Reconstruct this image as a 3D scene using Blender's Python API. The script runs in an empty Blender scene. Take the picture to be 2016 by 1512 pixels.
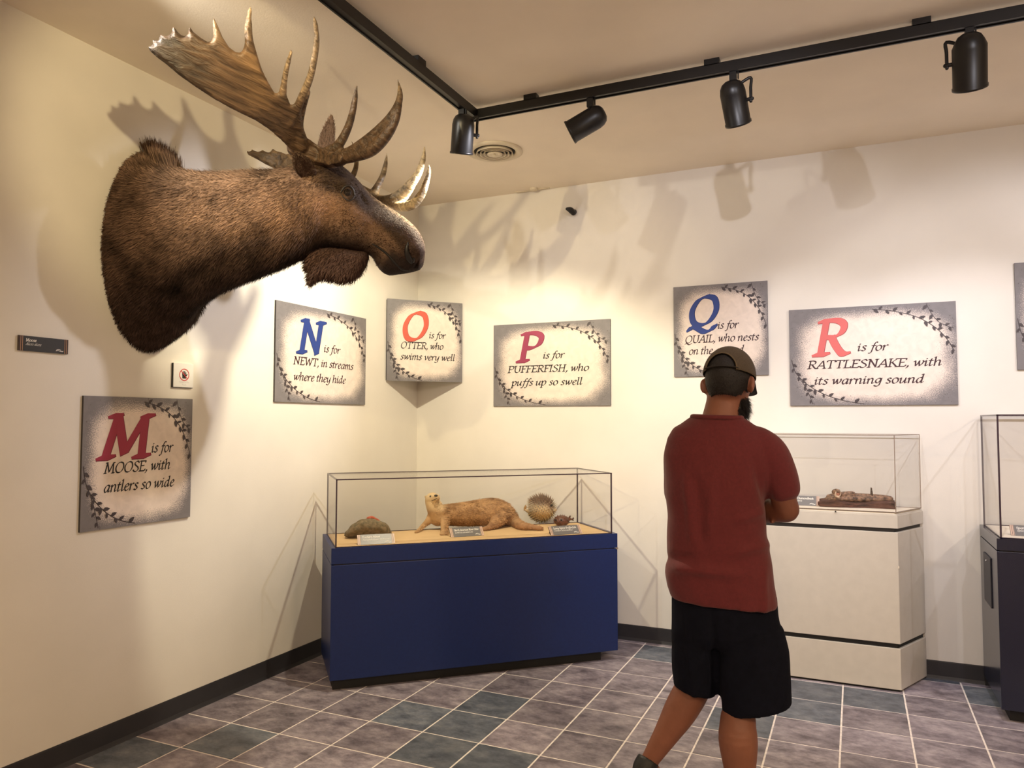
import bpy, bmesh, math, random
import numpy as np
from mathutils import Vector, Matrix
from mathutils.bvhtree import BVHTree
from mathutils.geometry import delaunay_2d_cdt
from mathutils.noise import noise as perlin
random.seed(7); rng = np.random.default_rng(7)
SC = bpy.context.scene; COL = SC.collection
# ------------------------------------------------------------------ camera
CAM = Vector((3.1314, -5.0623, 1.4935)); YAW, PITCH, ROLL, FPX = .4283, .0487, .0014, 1476.93
_f = Vector((-math.sin(YAW)*math.cos(PITCH), math.cos(YAW)*math.cos(PITCH), math.sin(PITCH)))
_r0 = Vector((math.cos(YAW), math.sin(YAW), 0)); _u0 = _r0.cross(_f)
_r = math.cos(ROLL)*_r0 + math.sin(ROLL)*_u0; _u = -math.sin(ROLL)*_r0 + math.cos(ROLL)*_u0
cd = bpy.data.cameras.new('camera'); cam = bpy.data.objects.new('camera', cd); COL.objects.link(cam)
M = Matrix((_r, _u, -_f)).transposed().to_4x4(); M.translation = CAM
cam.matrix_world = M; cd.sensor_width = 36; cd.lens = 36*FPX/2016; cd.clip_start = .05; cd.clip_end = 60
SC.camera = cam
# ------------------------------------------------------------------ world, exposure
w = bpy.data.worlds.new('world'); SC.world = w; w.use_nodes = True
w.node_tree.nodes['Background'].inputs[0].default_value = (1, .85, .65, 1)
w.node_tree.nodes['Background'].inputs[1].default_value = .05
vs = SC.view_settings; vs.view_transform = 'Standard'; vs.look = 'None'; vs.gamma = 1; vs.use_curve_mapping = False
vs.exposure = 0.6
H = 3.197           # ceiling height
WARM, NEUT, GOLD = (1, .93, .80), (1, .98, 1.07), (1, .80, .44)
# every track lamp: (track point, can centre, aim point, watts, colour, spot angle, label)
AMB = 62  # watts of each added ceiling fill light
# ------------------------------------------------------------------ measuring helpers (photo pixel + distance -> place in the room)
def ray(px, py): return _f + _r*((px-1008)/FPX) + _u*((756-py)/FPX)
def P(px, py, D): return CAM + ray(px, py)*D
def hit(px, py, ax, val):
    d = ray(px, py); return CAM + d*((val-CAM[ax])/d[ax])
def depth(p): return (Vector(p)-CAM).dot(_f)
def pix(p):
    d = Vector(p)-CAM; z = d.dot(_f); return 1008+FPX*d.dot(_r)/z, 756-FPX*d.dot(_u)/z
MPP = 1/FPX
# ------------------------------------------------------------------ materials
def mat(name, col, rough=.6, var=.0, vscale=20, bump=0, bscale=60, metal=0, spec=.5, sheen=0, stretch=None, col2=None, detail=6, attr=False):
    m = bpy.data.materials.new(name); m.use_nodes = True; nt = m.node_tree; b = nt.nodes['Principled BSDF']
    b.inputs['Roughness'].default_value = rough; b.inputs['Metallic'].default_value = metal
    b.inputs['Specular IOR Level'].default_value = spec
    if sheen: b.inputs['Sheen Weight'].default_value = sheen
    b.inputs['Base Color'].default_value = (*col, 1)
    tc = nt.nodes.new('ShaderNodeTexCoord'); mp = nt.nodes.new('ShaderNodeMapping')
    nt.links.new(tc.outputs['Object'], mp.inputs[0])
    if stretch: mp.inputs['Scale'].default_value = stretch
    base = None
    if attr:
        a = nt.nodes.new('ShaderNodeAttribute'); a.attribute_name = 'Col'; base = a.outputs['Color']
    if var or col2:
        n = nt.nodes.new('ShaderNodeTexNoise'); n.inputs['Scale'].default_value = vscale; n.inputs['Detail'].default_value = detail
        nt.links.new(mp.outputs[0], n.inputs['Vector'])
        mr = nt.nodes.new('ShaderNodeMapRange'); mr.inputs[1].default_value = .3; mr.inputs[2].default_value = .7
        nt.links.new(n.outputs[0], mr.inputs[0])
        mx = nt.nodes.new('ShaderNodeMix'); mx.data_type = 'RGBA'
        nt.links.new(mr.outputs[0], mx.inputs[0])
        if base is not None:
            mx.blend_type = 'MULTIPLY'; mx.inputs[0].default_value = 1
            cr = nt.nodes.new('ShaderNodeMapRange'); cr.inputs[3].default_value = 1-var; cr.inputs[4].default_value = 1+var
            nt.links.new(mr.outputs[0], cr.inputs[0]); nt.links.remove(mx.inputs[0].links[0]); mx.inputs[0].default_value = 1
            cc = nt.nodes.new('ShaderNodeCombineColor')
            for i in range(3): nt.links.new(cr.outputs[0], cc.inputs[i])
            nt.links.new(base, mx.inputs[6]); nt.links.new(cc.outputs[0], mx.inputs[7])
        else:
            c2 = col2 or tuple(min(1, c*(1+var)) for c in col); c1 = col if col2 else tuple(c*(1-var) for c in col)
            mx.inputs[6].default_value = (*c1, 1); mx.inputs[7].default_value = (*c2, 1)
        nt.links.new(mx.outputs[2], b.inputs['Base Color'])
    elif base is not None: nt.links.new(base, b.inputs['Base Color'])
    if bump:
        n2 = nt.nodes.new('ShaderNodeTexNoise'); n2.inputs['Scale'].default_value = bscale; n2.inputs['Detail'].default_value = 5
        nt.links.new(mp.outputs[0], n2.inputs['Vector'])
        bp = nt.nodes.new('ShaderNodeBump'); bp.inputs['Strength'].default_value = bump; bp.inputs['Distance'].default_value = .01
        nt.links.new(n2.outputs[0], bp.inputs['Height']); nt.links.new(bp.outputs[0], b.inputs['Normal'])
    return m
def emit(name, col, s):
    m = bpy.data.materials.new(name); m.use_nodes = True; nt = m.node_tree; nt.nodes.clear()
    o = nt.nodes.new('ShaderNodeOutputMaterial'); e = nt.nodes.new('ShaderNodeEmission')
    e.inputs[0].default_value = (*col, 1); e.inputs[1].default_value = s; nt.links.new(e.outputs[0], o.inputs[0]); return m
def glass(name, tint=(.985, .983, .982), k=.35):
    m = bpy.data.materials.new(name); m.use_nodes = True; nt = m.node_tree; nt.nodes.clear()
    o = nt.nodes.new('ShaderNodeOutputMaterial'); t = nt.nodes.new('ShaderNodeBsdfTransparent'); g = nt.nodes.new('ShaderNodeBsdfGlossy')
    t.inputs[0].default_value = (*tint, 1); g.inputs['Roughness'].default_value = .02
    lw = nt.nodes.new('ShaderNodeLayerWeight'); fr = nt.nodes.new('ShaderNodeMath'); fr.operation = 'POWER'; fr.inputs[1].default_value = 4
    nt.links.new(lw.outputs['Facing'], fr.inputs[0])
    mu = nt.nodes.new('ShaderNodeMath'); mu.operation = 'MULTIPLY'; mu.inputs[1].default_value = k
    mx = nt.nodes.new('ShaderNodeMixShader'); nt.links.new(fr.outputs[0], mu.inputs[0]); ad = nt.nodes.new('ShaderNodeMath'); ad.inputs[1].default_value = .02; nt.links.new(mu.outputs[0], ad.inputs[0]); nt.links.new(ad.outputs[0], mx.inputs[0])
    nt.links.new(t.outputs[0], mx.inputs[1]); nt.links.new(g.outputs[0], mx.inputs[2]); nt.links.new(mx.outputs[0], o.inputs[0]); return m
# ------------------------------------------------------------------ objects
def tag(o, label=None, cat=None, group=None, kind=None):
    for k, v in (('label', label), ('category', cat), ('group', group), ('kind', kind)):
        if v: o[k] = v
    return o
def par(o, parent):
    o.parent = parent
    o.matrix_parent_inverse = world_of(parent).inverted()
def world_of(o):
    return (world_of(o.parent) @ o.matrix_parent_inverse @ o.matrix_basis) if o.parent else o.matrix_basis.copy()
def empty(name, loc, label, cat, group=None):
    o = bpy.data.objects.new(name, None); COL.objects.link(o); o.location = loc; o.empty_display_size = .05
    return tag(o, label, cat, group)
def link(name, me, m, parent=None, smooth=False):
    o = bpy.data.objects.new(name, me); COL.objects.link(o)
    for x in (m if isinstance(m, (list, tuple)) else [m]): me.materials.append(x)
    if smooth: me.shade_smooth()
    if parent: par(o, parent)
    return o
def obj(name, bm, m, parent=None, smooth=False, bevel=0):
    if bevel: bmesh.ops.bevel(bm, geom=[e for e in bm.edges], offset=bevel, segments=2, affect='EDGES', profile=.6)
    bmesh.ops.recalc_face_normals(bm, faces=bm.faces[:])
    me = bpy.data.meshes.new(name); bm.to_mesh(me); bm.free()
    return link(name, me, m, parent, smooth)
def box(bm, x0, x1, y0, y1, z0, z1, M=None):
    vs = [bm.verts.new((x, y, z)) for x in (x0, x1) for y in (y0, y1) for z in (z0, z1)]
    for a in ((0, 1, 3, 2), (4, 6, 7, 5), (0, 4, 5, 1), (2, 3, 7, 6), (0, 2, 6, 4), (1, 5, 7, 3)): bm.faces.new([vs[i] for i in a])
    if M is not None:
        for v in vs: v.co = M @ v.co
    return vs
def bx(*a, M=None):
    bm = bmesh.new(); box(bm, *a, M=M); return bm
def prism(bm, pts, z0, z1):
    lo = [bm.verts.new((p[0], p[1], z0)) for p in pts]; hi = [bm.verts.new((p[0], p[1], z1)) for p in pts]; n = len(pts)
    bm.faces.new(lo[::-1]); bm.faces.new(hi)
    for i in range(n): bm.faces.new((lo[i], lo[(i+1) % n], hi[(i+1) % n], hi[i]))
def rings(bm, R, cap=True):
    V = [[bm.verts.new(p) for p in r] for r in R]; n = len(V[0])
    for a, b in zip(V, V[1:]):
        for i in range(n): bm.faces.new((a[i], a[(i+1) % n], b[(i+1) % n], b[i]))
    if cap: bm.faces.new(V[0][::-1]); bm.faces.new(V[-1])
    return V
def cr(pts, t):                       # Catmull-Rom through tuples/vectors, t in 0..n-1
    n = len(pts); i = min(int(t), n-2); f = t-i
    p = [np.array(pts[max(0, min(n-1, i+k))], float) for k in (-1, 0, 1, 2)]
    return .5*(2*p[1]+(p[2]-p[0])*f+(2*p[0]-5*p[1]+4*p[2]-p[3])*f*f+(3*p[1]-p[0]-3*p[2]+p[3])*f**3)
def tube(bm, pts, rad, seg=12, sub=4, round_ends=True, flat=1.0, side=None):
    """closed tapering tube through 3-D points; flat squashes it along one side direction"""
    pts = [tuple(p) for p in pts]; n = len(pts); Q = [np.append(p, r) for p, r in zip(pts, rad)]
    ts = [i/sub for i in range((n-1)*sub+1)] if n > 2 or sub > 1 else [0, 1]
    C = [cr(Q, t) for t in ts]; K = []
    up = np.array(side if side is not None else (0.13, .21, 1.0), float)
    for i, c in enumerate(C):
        a = C[max(0, i-1)][:3]; b = C[min(len(C)-1, i+1)][:3]; d = b-a; d /= (np.linalg.norm(d) or 1)
        s = np.cross(d, up)
        if np.linalg.norm(s) < 1e-3: s = np.cross(d, (1, 0, .2))
        s /= np.linalg.norm(s); q = np.cross(s, d); K.append((c[:3], max(c[3], 1e-4), s, q, d))
    R = []
    def ring(c, r, s, q): return [tuple(c+r*(math.cos(2*math.pi*k/seg)*s+flat*math.sin(2*math.pi*k/seg)*q)) for k in range(seg)]
    if round_ends:
        c, r, s, q, d = K[0]
        for a in (80, 50, 25): R.append(ring(c-d*r*math.sin(math.radians(a))*.9, r*math.cos(math.radians(a)), s, q))
    for c, r, s, q, d in K: R.append(ring(c, r, s, q))
    if round_ends:
        c, r, s, q, d = K[-1]
        for a in (25, 50, 80): R.append(ring(c+d*r*math.sin(math.radians(a))*.9, r*math.cos(math.radians(a)), s, q))
    rings(bm, R)
def ellip(bm, c, ax, seg=20, rg=12):
    """ellipsoid: centre, three half-axis vectors"""
    c = Vector(c); a, b, d = (Vector(v) for v in ax); R = []
    for i in range(1, rg):
        th = math.pi*i/rg
        R.append([c - d*math.cos(th) + (a*math.cos(2*math.pi*k/seg)+b*math.sin(2*math.pi*k/seg))*math.sin(th) for k in range(seg)])
    rings(bm, R)
def lathe(bm, prof, M=None, seg=32, cap=False):
    R = [[(r*math.cos(2*math.pi*k/seg), r*math.sin(2*math.pi*k/seg), z) for k in range(seg)] for r, z in prof]
    if M is not None: R = [[M @ Vector(p) for p in r] for r in R]
    rings(bm, R, cap)
def remesh(bm, vox, smooth=4, name='tmp'):
    bmesh.ops.recalc_face_normals(bm, faces=bm.faces[:])
    me = bpy.data.meshes.new(name); bm.to_mesh(me); bm.free()
    o = bpy.data.objects.new(name, me); COL.objects.link(o)
    r = o.modifiers.new('r', 'REMESH'); r.mode = 'VOXEL'; r.voxel_size = vox
    if smooth: s = o.modifiers.new('s', 'SMOOTH'); s.factor = .5; s.iterations = smooth
    dg = bpy.context.evaluated_depsgraph_get(); dg.update()
    out = bpy.data.meshes.new_from_object(o.evaluated_get(dg)); bpy.data.objects.remove(o); bpy.data.meshes.remove(me)
    out.materials.clear(); out.shade_smooth(); return out
def colour(me, fn):
    n = len(me.vertices); a = me.color_attributes.new('Col', 'FLOAT_COLOR', 'POINT'); buf = np.ones((n, 4), np.float32)
    for i, v in enumerate(me.vertices): buf[i, :3] = fn(v.co, v.normal)
    a.data.foreach_set('color', buf.ravel())
def lerp(a, b, t): t = max(0, min(1, t)); return tuple(x+(y-x)*t for x, y in zip(a, b))
def sstep(a, b, x): t = max(0, min(1, (x-a)/(b-a))); return t*t*(3-2*t)
def fur(name, parent, me, n, width, fn, m):
    """short hairs as tapering blades on a surface; fn(co, normal) -> (direction, length, colour) or None"""
    me.calc_loop_triangles(); T = np.array([t.vertices[:] for t in me.loop_triangles]); V = np.array([v.co[:] for v in me.vertices]); N = np.array([v.normal[:] for v in me.vertices])
    A = np.linalg.norm(np.cross(V[T[:, 1]]-V[T[:, 0]], V[T[:, 2]]-V[T[:, 0]]), axis=1); idx = rng.choice(len(T), n, p=A/A.sum())
    u = rng.random((n, 2)); fl = u.sum(1) > 1; u[fl] = 1-u[fl]; w = np.c_[1-u.sum(1), u]
    co = (V[T[idx]]*w[:, :, None]).sum(1); no = (N[T[idx]]*w[:, :, None]).sum(1)
    vs, fs, cs = [], [], []
    for c, q in zip(co, no):
        r = fn(c, q)
        if r is None: continue
        d, L, k = r; d = np.array(d, float)+rng.normal(0, .16, 3); d /= np.linalg.norm(d)
        s = np.cross(q, d); s /= (np.linalg.norm(s)+1e-9); L *= .7+.6*rng.random(); ww = width*(.6+.8*rng.random())
        j = len(vs); base = c-q*.002; mid = base+d*L*.55; tip = base+d*L-q*L*.06
        vs += [base-s*ww, base+s*ww, mid+s*ww*.7, mid-s*ww*.7, tip]; fs += [(j, j+1, j+2, j+3), (j+3, j+2, j+4)]
        g = .55+.9*rng.random(); cs += [tuple(x*g for x in k)]*5
    f = bpy.data.meshes.new(name); f.from_pydata([tuple(v) for v in vs], [], fs); f.update()
    a = f.color_attributes.new('Col', 'FLOAT_COLOR', 'POINT'); buf = np.ones((len(vs), 4), np.float32); buf[:, :3] = np.array(cs); a.data.foreach_set('color', buf.ravel())
    o = link(name, f, m, parent); o['kind'] = 'stuff'; return o
def slab_from_outline(bm, pts, Dfn, cap, step=9, edge=.0015):
    """rounded solid whose front outline is measured at its own distances; thick inside, thin at its rim"""
    pts = [np.array(p, float) for p in pts]; B = []
    for a, b in zip(pts, pts[1:]+pts[:1]):
        k = max(1, int(np.linalg.norm(b-a)/step)); B += [a+(b-a)*i/k for i in range(k)]
    B = np.array(B); nb = len(B)
    x0, y0 = B.min(0); x1, y1 = B.max(0); I = []
    def inside(q):
        c = False; j = nb-1
        for i in range(nb):
            if (B[i, 1] > q[1]) != (B[j, 1] > q[1]) and q[0] < (B[j, 0]-B[i, 0])*(q[1]-B[i, 1])/(B[j, 1]-B[i, 1])+B[i, 0]: c = not c
            j = i
        return c
    NB = np.roll(B, -1, 0)
    def dist(q):
        e = NB-B; t = np.clip(((q-B)*e).sum(1)/np.maximum((e*e).sum(1), 1e-9), 0, 1); return np.min(np.linalg.norm(q-(B+e*t[:, None]), axis=1))
    y = y0+step*.5; row = 0
    while y < y1:
        x = x0+(step*.5 if row % 2 else 0)
        while x < x1:
            q = np.array((x, y))
            if inside(q) and dist(q) > step*.28: I.append(q)
            x += step
        y += step*.86; row += 1
    # mid-line points so that narrow tines stay full
    allp = [Vector(p) for p in B]+[Vector(p) for p in I]
    v2, _, faces, ov, _, _ = delaunay_2d_cdt(allp, [(i, (i+1) % nb) for i in range(nb)], [], 1, 1e-5)
    F, Bk = [], []
    for p in v2:
        q = np.array(p[:2]); d = dist(q); D = Dfn(q[0], q[1]); dm = d*D*MPP
        h = edge if d < .02 else edge+(math.sqrt(max(0, 2*cap*dm-dm*dm)) if dm < cap else cap)
        F.append(bm.verts.new(P(q[0], q[1], D-h))); Bk.append(bm.verts.new(P(q[0], q[1], D+h)))
    E = {}
    for f in faces:
        bm.faces.new([F[i] for i in f]); bm.faces.new([Bk[i] for i in f[::-1]])
        for a, b in zip(f, f[1:]+f[:1]): E[(a, b)] = 1
    for a, b in E:
        if (b, a) not in E: bm.faces.new((F[b], F[a], Bk[a], Bk[b]))
# ================================================================== room
M_wall = mat('cream_wall_paint', (.80, .76, .69), .75, var=.03, vscale=3, bump=.05, bscale=220)
M_ceil = mat('cream_ceiling_paint', (.90, .81, .68), .85, var=.03, vscale=3, bump=.06, bscale=160)
M_grout = mat('pale_grout', (.86, .78, .74), .9, var=.15, vscale=40, bump=.2, bscale=200)
M_black = mat('black_paint', (.006, .006, .007), .38)
M_base = mat('charcoal_rubber_base', (.028, .027, .032), .5, var=.1, vscale=9)
XR, YF = 7.6, -8.6
def struct(name, bm, m): o = obj(name, bm, m); o['kind'] = 'structure'; return o
FLOOR = struct('floor', bx(0, XR, YF, 0, -.12, -.0022), M_grout)
struct('ceiling', bx(-.1, XR+.1, YF-.1, .1, H, H+.12), M_ceil)
struct('wall_left', bx(-.12, 0, YF, .12, -.12, H), M_wall)
struct('wall_back', bx(0, XR, 0, .12, -.12, H), M_wall)
struct('wall_right', bx(XR, XR+.12, YF, .12, -.12, H), M_wall)
struct('wall_front', bx(-.12, XR+.12, YF-.12, YF, -.12, H), M_wall)
def baseboard(name, M, L):
    bm = bmesh.new()                                 # rubber cove base: thin strip with a small foot
    prof = [(0, 0), (.014, 0), (.011, .006), (.006, .02), (.005, .098), (.0035, .104), (0, .104)]
    R = [[M @ Vector((x, y, z)) for y, z in prof] for x in (0, L)]
    rings(bm, R); struct(name, bm, M_base)
baseboard('baseboard_left', Matrix.Translation((0, YF, 0)) @ Matrix.Rotation(math.radians(90), 4, 'Z') @ Matrix.Scale(-1, 4, (0, 1, 0)), -YF)
baseboard('baseboard_back', Matrix.Scale(-1, 4, (0, 1, 0)), XR)
# --- slate tiles, each its own piece of the floor
def tile_mat(name, c1, c2, c3):
    m = bpy.data.materials.new(name); m.use_nodes = True; nt = m.node_tree; b = nt.nodes['Principled BSDF']
    tc = nt.nodes.new('ShaderNodeTexCoord'); oi = nt.nodes.new('ShaderNodeObjectInfo'); ad = nt.nodes.new('ShaderNodeVectorMath')
    ml = nt.nodes.new('ShaderNodeMath'); ml.operation = 'MULTIPLY'; ml.inputs[1].default_value = 37
    nt.links.new(oi.outputs['Random'], ml.inputs[0]); nt.links.new(tc.outputs['Object'], ad.inputs[0]); nt.links.new(ml.outputs[0], ad.inputs[1])
    mp = nt.nodes.new('ShaderNodeMapping'); mp.inputs['Scale'].default_value = (.85, 1.2, 1); mp.inputs['Rotation'].default_value = (0, 0, .5); nt.links.new(ad.outputs[0], mp.inputs[0])
    n1 = nt.nodes.new('ShaderNodeTexNoise'); n1.inputs['Scale'].default_value = 9; n1.inputs['Detail'].default_value = 10; n1.inputs['Roughness'].default_value = .68
    n2 = nt.nodes.new('ShaderNodeTexNoise'); n2.inputs['Scale'].default_value = 26; n2.inputs['Detail'].default_value = 8; n2.inputs['Roughness'].default_value = .7
    for n in (n1, n2): nt.links.new(mp.outputs[0], n.inputs['Vector'])
    r = nt.nodes.new('ShaderNodeValToRGB'); e = r.color_ramp.elements; e[0].position = .34; e[0].color = (*c1, 1); e[1].position = .68; e[1].color = (*c3, 1)
    k = r.color_ramp.elements.new(.5); k.color = (*c2, 1); nt.links.new(n1.outputs[0], r.inputs[0])
    mx = nt.nodes.new('ShaderNodeMix'); mx.data_type = 'RGBA'; mx.blend_type = 'OVERLAY'; mx.inputs[0].default_value = .55
    nt.links.new(r.outputs[0], mx.inputs[6]); nt.links.new(n2.outputs[0], mx.inputs[7])
    hs = nt.nodes.new('ShaderNodeHueSaturation'); mr = nt.nodes.new('ShaderNodeMapRange'); mr.inputs[3].default_value = .82; mr.inputs[4].default_value = 1.2
    nt.links.new(oi.outputs['Random'], mr.inputs[0]); nt.links.new(mr.outputs[0], hs.inputs['Value']); nt.links.new(mx.outputs[2], hs.inputs['Color']); nt.links.new(hs.outputs[0], b.inputs['Base Color'])
    bp = nt.nodes.new('ShaderNodeBump'); bp.inputs['Strength'].default_value = .5; bp.inputs['Distance'].default_value = .006
    nt.links.new(n1.outputs[0], bp.inputs['Height']); nt.links.new(bp.outputs[0], b.inputs['Normal'])
    b.inputs['Roughness'].default_value = .45; b.inputs['Specular IOR Level'].default_value = .4; return m
M_tile = tile_mat('brown_slate_tile', (.12, .10, .122), (.255, .22, .255), (.41, .36, .395))
M_tileb = tile_mat('blue_grey_slate_tile', (.07, .08, .105), (.13, .145, .178), (.215, .225, .25))
T, TX, TY = .305, .6022, -2.1946
def tile_mesh(w, d, m):
    bm = bmesh.new(); g = .0042; a, b = w/2-g, d/2-g; c = .0025
    lo = [(-a, -b), (a, -b), (a, b), (-a, b)]; hi = [(-a+c, -b+c), (a-c, -b+c), (a-c, b-c), (-a+c, b-c)]
    rings(bm, [[(x, y, -.006) for x, y in lo], [(x, y, -.0016) for x, y in lo], [(x, y, 0) for x, y in hi]])
    bmesh.ops.recalc_face_normals(bm, faces=bm.faces[:]); me = bpy.data.meshes.new('tile'); bm.to_mesh(me); bm.free(); me.materials.append(m); return me
TM = {}
BLUE = {(1, 1), (2, 1), (2, 2), (2, 0), (3, 0), (-1, -1), (-2, -2), (7, 5), (8, 5), (10, 6), (7, 4), (5, 6), (4, 6)}
def tiles():
    rest = bmesh.new()
    for i in range(-2, 23):
        for j in range(-21, 8):
            x0, y0 = TX+i*T, TY+(j)*T; x1, y1 = min(x0+T, XR), min(y0+T, 0); x0 = max(x0, 0); y0 = max(y0, YF)
            if x1-x0 < .02 or y1-y0 < .02: continue
            if i <= 14 and j >= -8 and not (i > 12 and j < -4):
                blue = (i, j) in BLUE or ((i, j) not in BLUE and random.random() < .03)
                k = (round(x1-x0, 3), round(y1-y0, 3), blue)
                if k not in TM: TM[k] = tile_mesh(x1-x0, y1-y0, M_tileb if blue else M_tile)
                o = bpy.data.objects.new('tile', TM[k]); COL.objects.link(o); o.location = ((x0+x1)/2, (y0+y1)/2, 0); o.parent = FLOOR
            else: box(rest, x0+.0028, x1-.0028, y0+.0028, y1-.0028, -.008, 0)
    o = obj('floor_tiles', rest, M_tile, FLOOR); o['kind'] = 'stuff'
tiles()
# ================================================================== lighting track and its lamps
ZT = 3.12
def track(name, label, a, b, clips):
    along_x = abs(b[0]-a[0]) > abs(b[1]-a[1]); w = .018
    lo = (min(a[0], b[0]), min(a[1], b[1])); hi = (max(a[0], b[0]), max(a[1], b[1]))
    t = empty(name, (*a, H), label, 'light track', 'black ceiling light tracks')
    bm = bmesh.new()                                  # open channel: web and two side flanges
    if along_x:
        box(bm, lo[0], hi[0], a[1]-w, a[1]+w, ZT+.043, ZT+.05)
        for s in (-1, 1): box(bm, lo[0], hi[0], a[1]+s*w-.004, a[1]+s*w+.004, ZT, ZT+.05)
        box(bm, lo[0], hi[0], a[1]-w, a[1]+w, ZT+.006, ZT+.012)
    else:
        box(bm, a[0]-w, a[0]+w, lo[1], hi[1], ZT+.043, ZT+.05)
        for s in (-1, 1): box(bm, a[0]+s*w-.004, a[0]+s*w+.004, lo[1], hi[1], ZT, ZT+.05)
        box(bm, a[0]-w, a[0]+w, lo[1], hi[1], ZT+.006, ZT+.012)
    obj('rail', bm, M_black, t)
    for c in clips:
        x, y = (c, a[1]) if along_x else (a[0], c)
        lx, ly = (.035, .022) if along_x else (.022, .035)
        obj('mounting_clip', bx(x-lx, x+lx, y-ly, y+ly, ZT+.046, H), M_black, t)
    return t
track('light_track', 'black ceiling light track running from the corner joint toward the left foreground', (1.29, -1.532), (1.29, -6.4), (-2.1, -3.4, -4.9))
track('light_track', 'black ceiling light track running across the room to the right edge', (1.27, -1.513), (6.6, -1.513), (1.62, 2.55, 3.42, 4.8))
track('light_track', 'black ceiling light track nearest the photographer, parallel to the back wall', (1.31, -3.75), (6.6, -3.75), (2.4, 3.7, 5.2))
M_lens = {}
def lamp(tp, c, aim, watts, colr, ang, label, yoke=1, blend=.6, R=.058):
    """a track spot: adapter on the rail, yoke, can with a rounded back, lamp inside its mouth"""
    c = Vector(c); tp = Vector((tp[0], tp[1], ZT)); ax = (Vector(aim)-c).normalized()
    Mx = ax.to_track_quat('Z', 'Y').to_matrix().to_4x4(); Mx.translation = c
    t = empty('track_spotlight', tp, label, 'spotlight', 'black track spotlights')
    bm = bmesh.new(); box(bm, tp.x-.016, tp.x+.016, tp.y-.016, tp.y+.016, tp.z-.045, tp.z-.0003)
    box(bm, tp.x+.02, tp.x+.025, tp.y-.005, tp.y+.005, tp.z-.035, tp.z-.0003); obj('adapter', bm, M_black, t)
    L = R*1.74
    bm = bmesh.new()
    prof = [(.004, -L), (.025, -L+.002), (.042, -L+.012), (.053, -L+.03), (R, -L+.055), (R, L-.012), (R+.003, L-.01), (R+.003, L), (R-.005, L), (R-.006, L-.035), (R-.02, L-.06), (.03, L-.075), (.004, L-.078)]
    lathe(bm, prof, Mx, 36, cap=True); can = obj('can', bm, M_black, t, smooth=True)
    k = round(colr[2], 2)
    if k not in M_lens: M_lens[k] = emit('lamp_glow_%d' % int(k*100), colr, 14)
    bm = bmesh.new(); lathe(bm, [(.001, L-.070), (.016, L-.068), (.024, L-.066), (.024, L-.0645), (.001, L-.064)], Mx, 20, cap=True); obj('bulb', bm, M_lens[k], can)
    # yoke: from adapter over the can's shoulder down to a pivot on its side
    side = ax.cross(Vector((0, 0, 1))); side = side.normalized() if side.length > .05 else _r.copy()
    if side.dot(_r)*yoke < 0: side = -side
    top = Vector((tp.x, tp.y, tp.z-.04)); pv = c+side*(R+.018)
    pts = [top, top+Vector((0, 0, -.012)), top+side*.03+Vector((0, 0, -.02)), pv+Vector((0, 0, .10)), pv+Vector((0, 0, .055)), pv-Vector((0, 0, .012))]
    bm = bmesh.new(); tube(bm, pts, [.0072]*6, 8, 4, flat=1.0); tube(bm, [pv-side*.022, pv+side*.006], [.009, .009], 10, 1)
    pts2 = [top, top-side*.02-Vector((0, 0, .02)), top-side*.045-Vector((0, 0, .026))]
    tube(bm, pts2, [.006]*3, 8, 4); obj('yoke', bm, M_black, t, smooth=True)
    ld = bpy.data.lights.new('track_spot_light', 'SPOT'); ld.energy = watts; ld.color = colr; ld.spot_size = math.radians(ang); ld.spot_blend = blend; ld.shadow_soft_size = .018
    lo = bpy.data.objects.new('track_spot_light', ld); COL.objects.link(lo)
    q = ax.to_track_quat('-Z', 'Y').to_matrix().to_4x4(); q.translation = c+ax*(L-(.012 if ang > 120 else .03)); lo.matrix_world = q; par(lo, t)
D1 = depth((1.29, -1.677, ZT)); D2 = depth((1.946, -1.513, ZT)); D3 = depth((2.645, -1.513, ZT)); D4 = depth((3.594, -1.513, ZT))
lamp((1.29, -1.66), P(911, 264, D1), (.80, -1.05, .95), 94, (1, .89, .64), 130, 'black track spotlight hanging at the corner where the two tracks meet', 1, blend=.35)
lamp((1.946, -1.513), P(1156, 241, D2), P(1156, 241, D2)+Vector((-.88, -.17, -.45)), 45, NEUT, 64, 'black track spotlight tilted sideways, aimed left under the moose', 1)
lamp((2.645, -1.513), P(1446, 202, D3), (2.85, -.25, 1.15), 25, NEUT, 82, 'black track spotlight pointing down, third from the corner joint', 1)
lamp((3.594, -1.513), P(1909, 120, D4), (3.72, -.3, 1.2), 40, NEUT, 82, 'large black track spotlight nearest the upper right corner', -1, R=.064)
lamp((1.29, -4.35), (1.29, -4.35, 2.95), (.95, -2.1, 2.45), 85, GOLD, 50, 'black track spotlight outside the left of the view lighting the moose', 1)
lamp((2.0, -3.75), (2.0, -3.75, 2.95), (.0, -2.3, 2.75), 50, GOLD, 50, 'black track spotlight on the near track aimed at the left wall', 1)
lamp((3.0, -3.75), (3.0, -3.75, 2.95), (2.3, -.1, 1.9), 58, NEUT, 54, 'black track spotlight on the near track aimed at the back wall', 1)
lamp((4.3, -3.75), (4.3, -3.75, 2.95), (3.0, -.1, 1.9), 37, NEUT, 70, 'black track spotlight on the near track aimed right of the man', 1)
lamp((1.29, -5.3), (1.29, -5.3, 2.95), (.1, -3.2, 1.2), 6, GOLD, 70, 'black track spotlight far back on the left track', 1)
lamp((4.75, -1.513), (4.75, -1.513, 2.95), (3.9, -.1, 1.9), 30, NEUT, 80, 'black track spotlight beyond the right edge aimed back at the wall', 1)
lamp((5.8, -1.513), (5.8, -1.513, 2.95), (5.4, -.1, 1.6), 40, NEUT, 80, 'black track spotlight farthest along the right track', 1)
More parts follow.
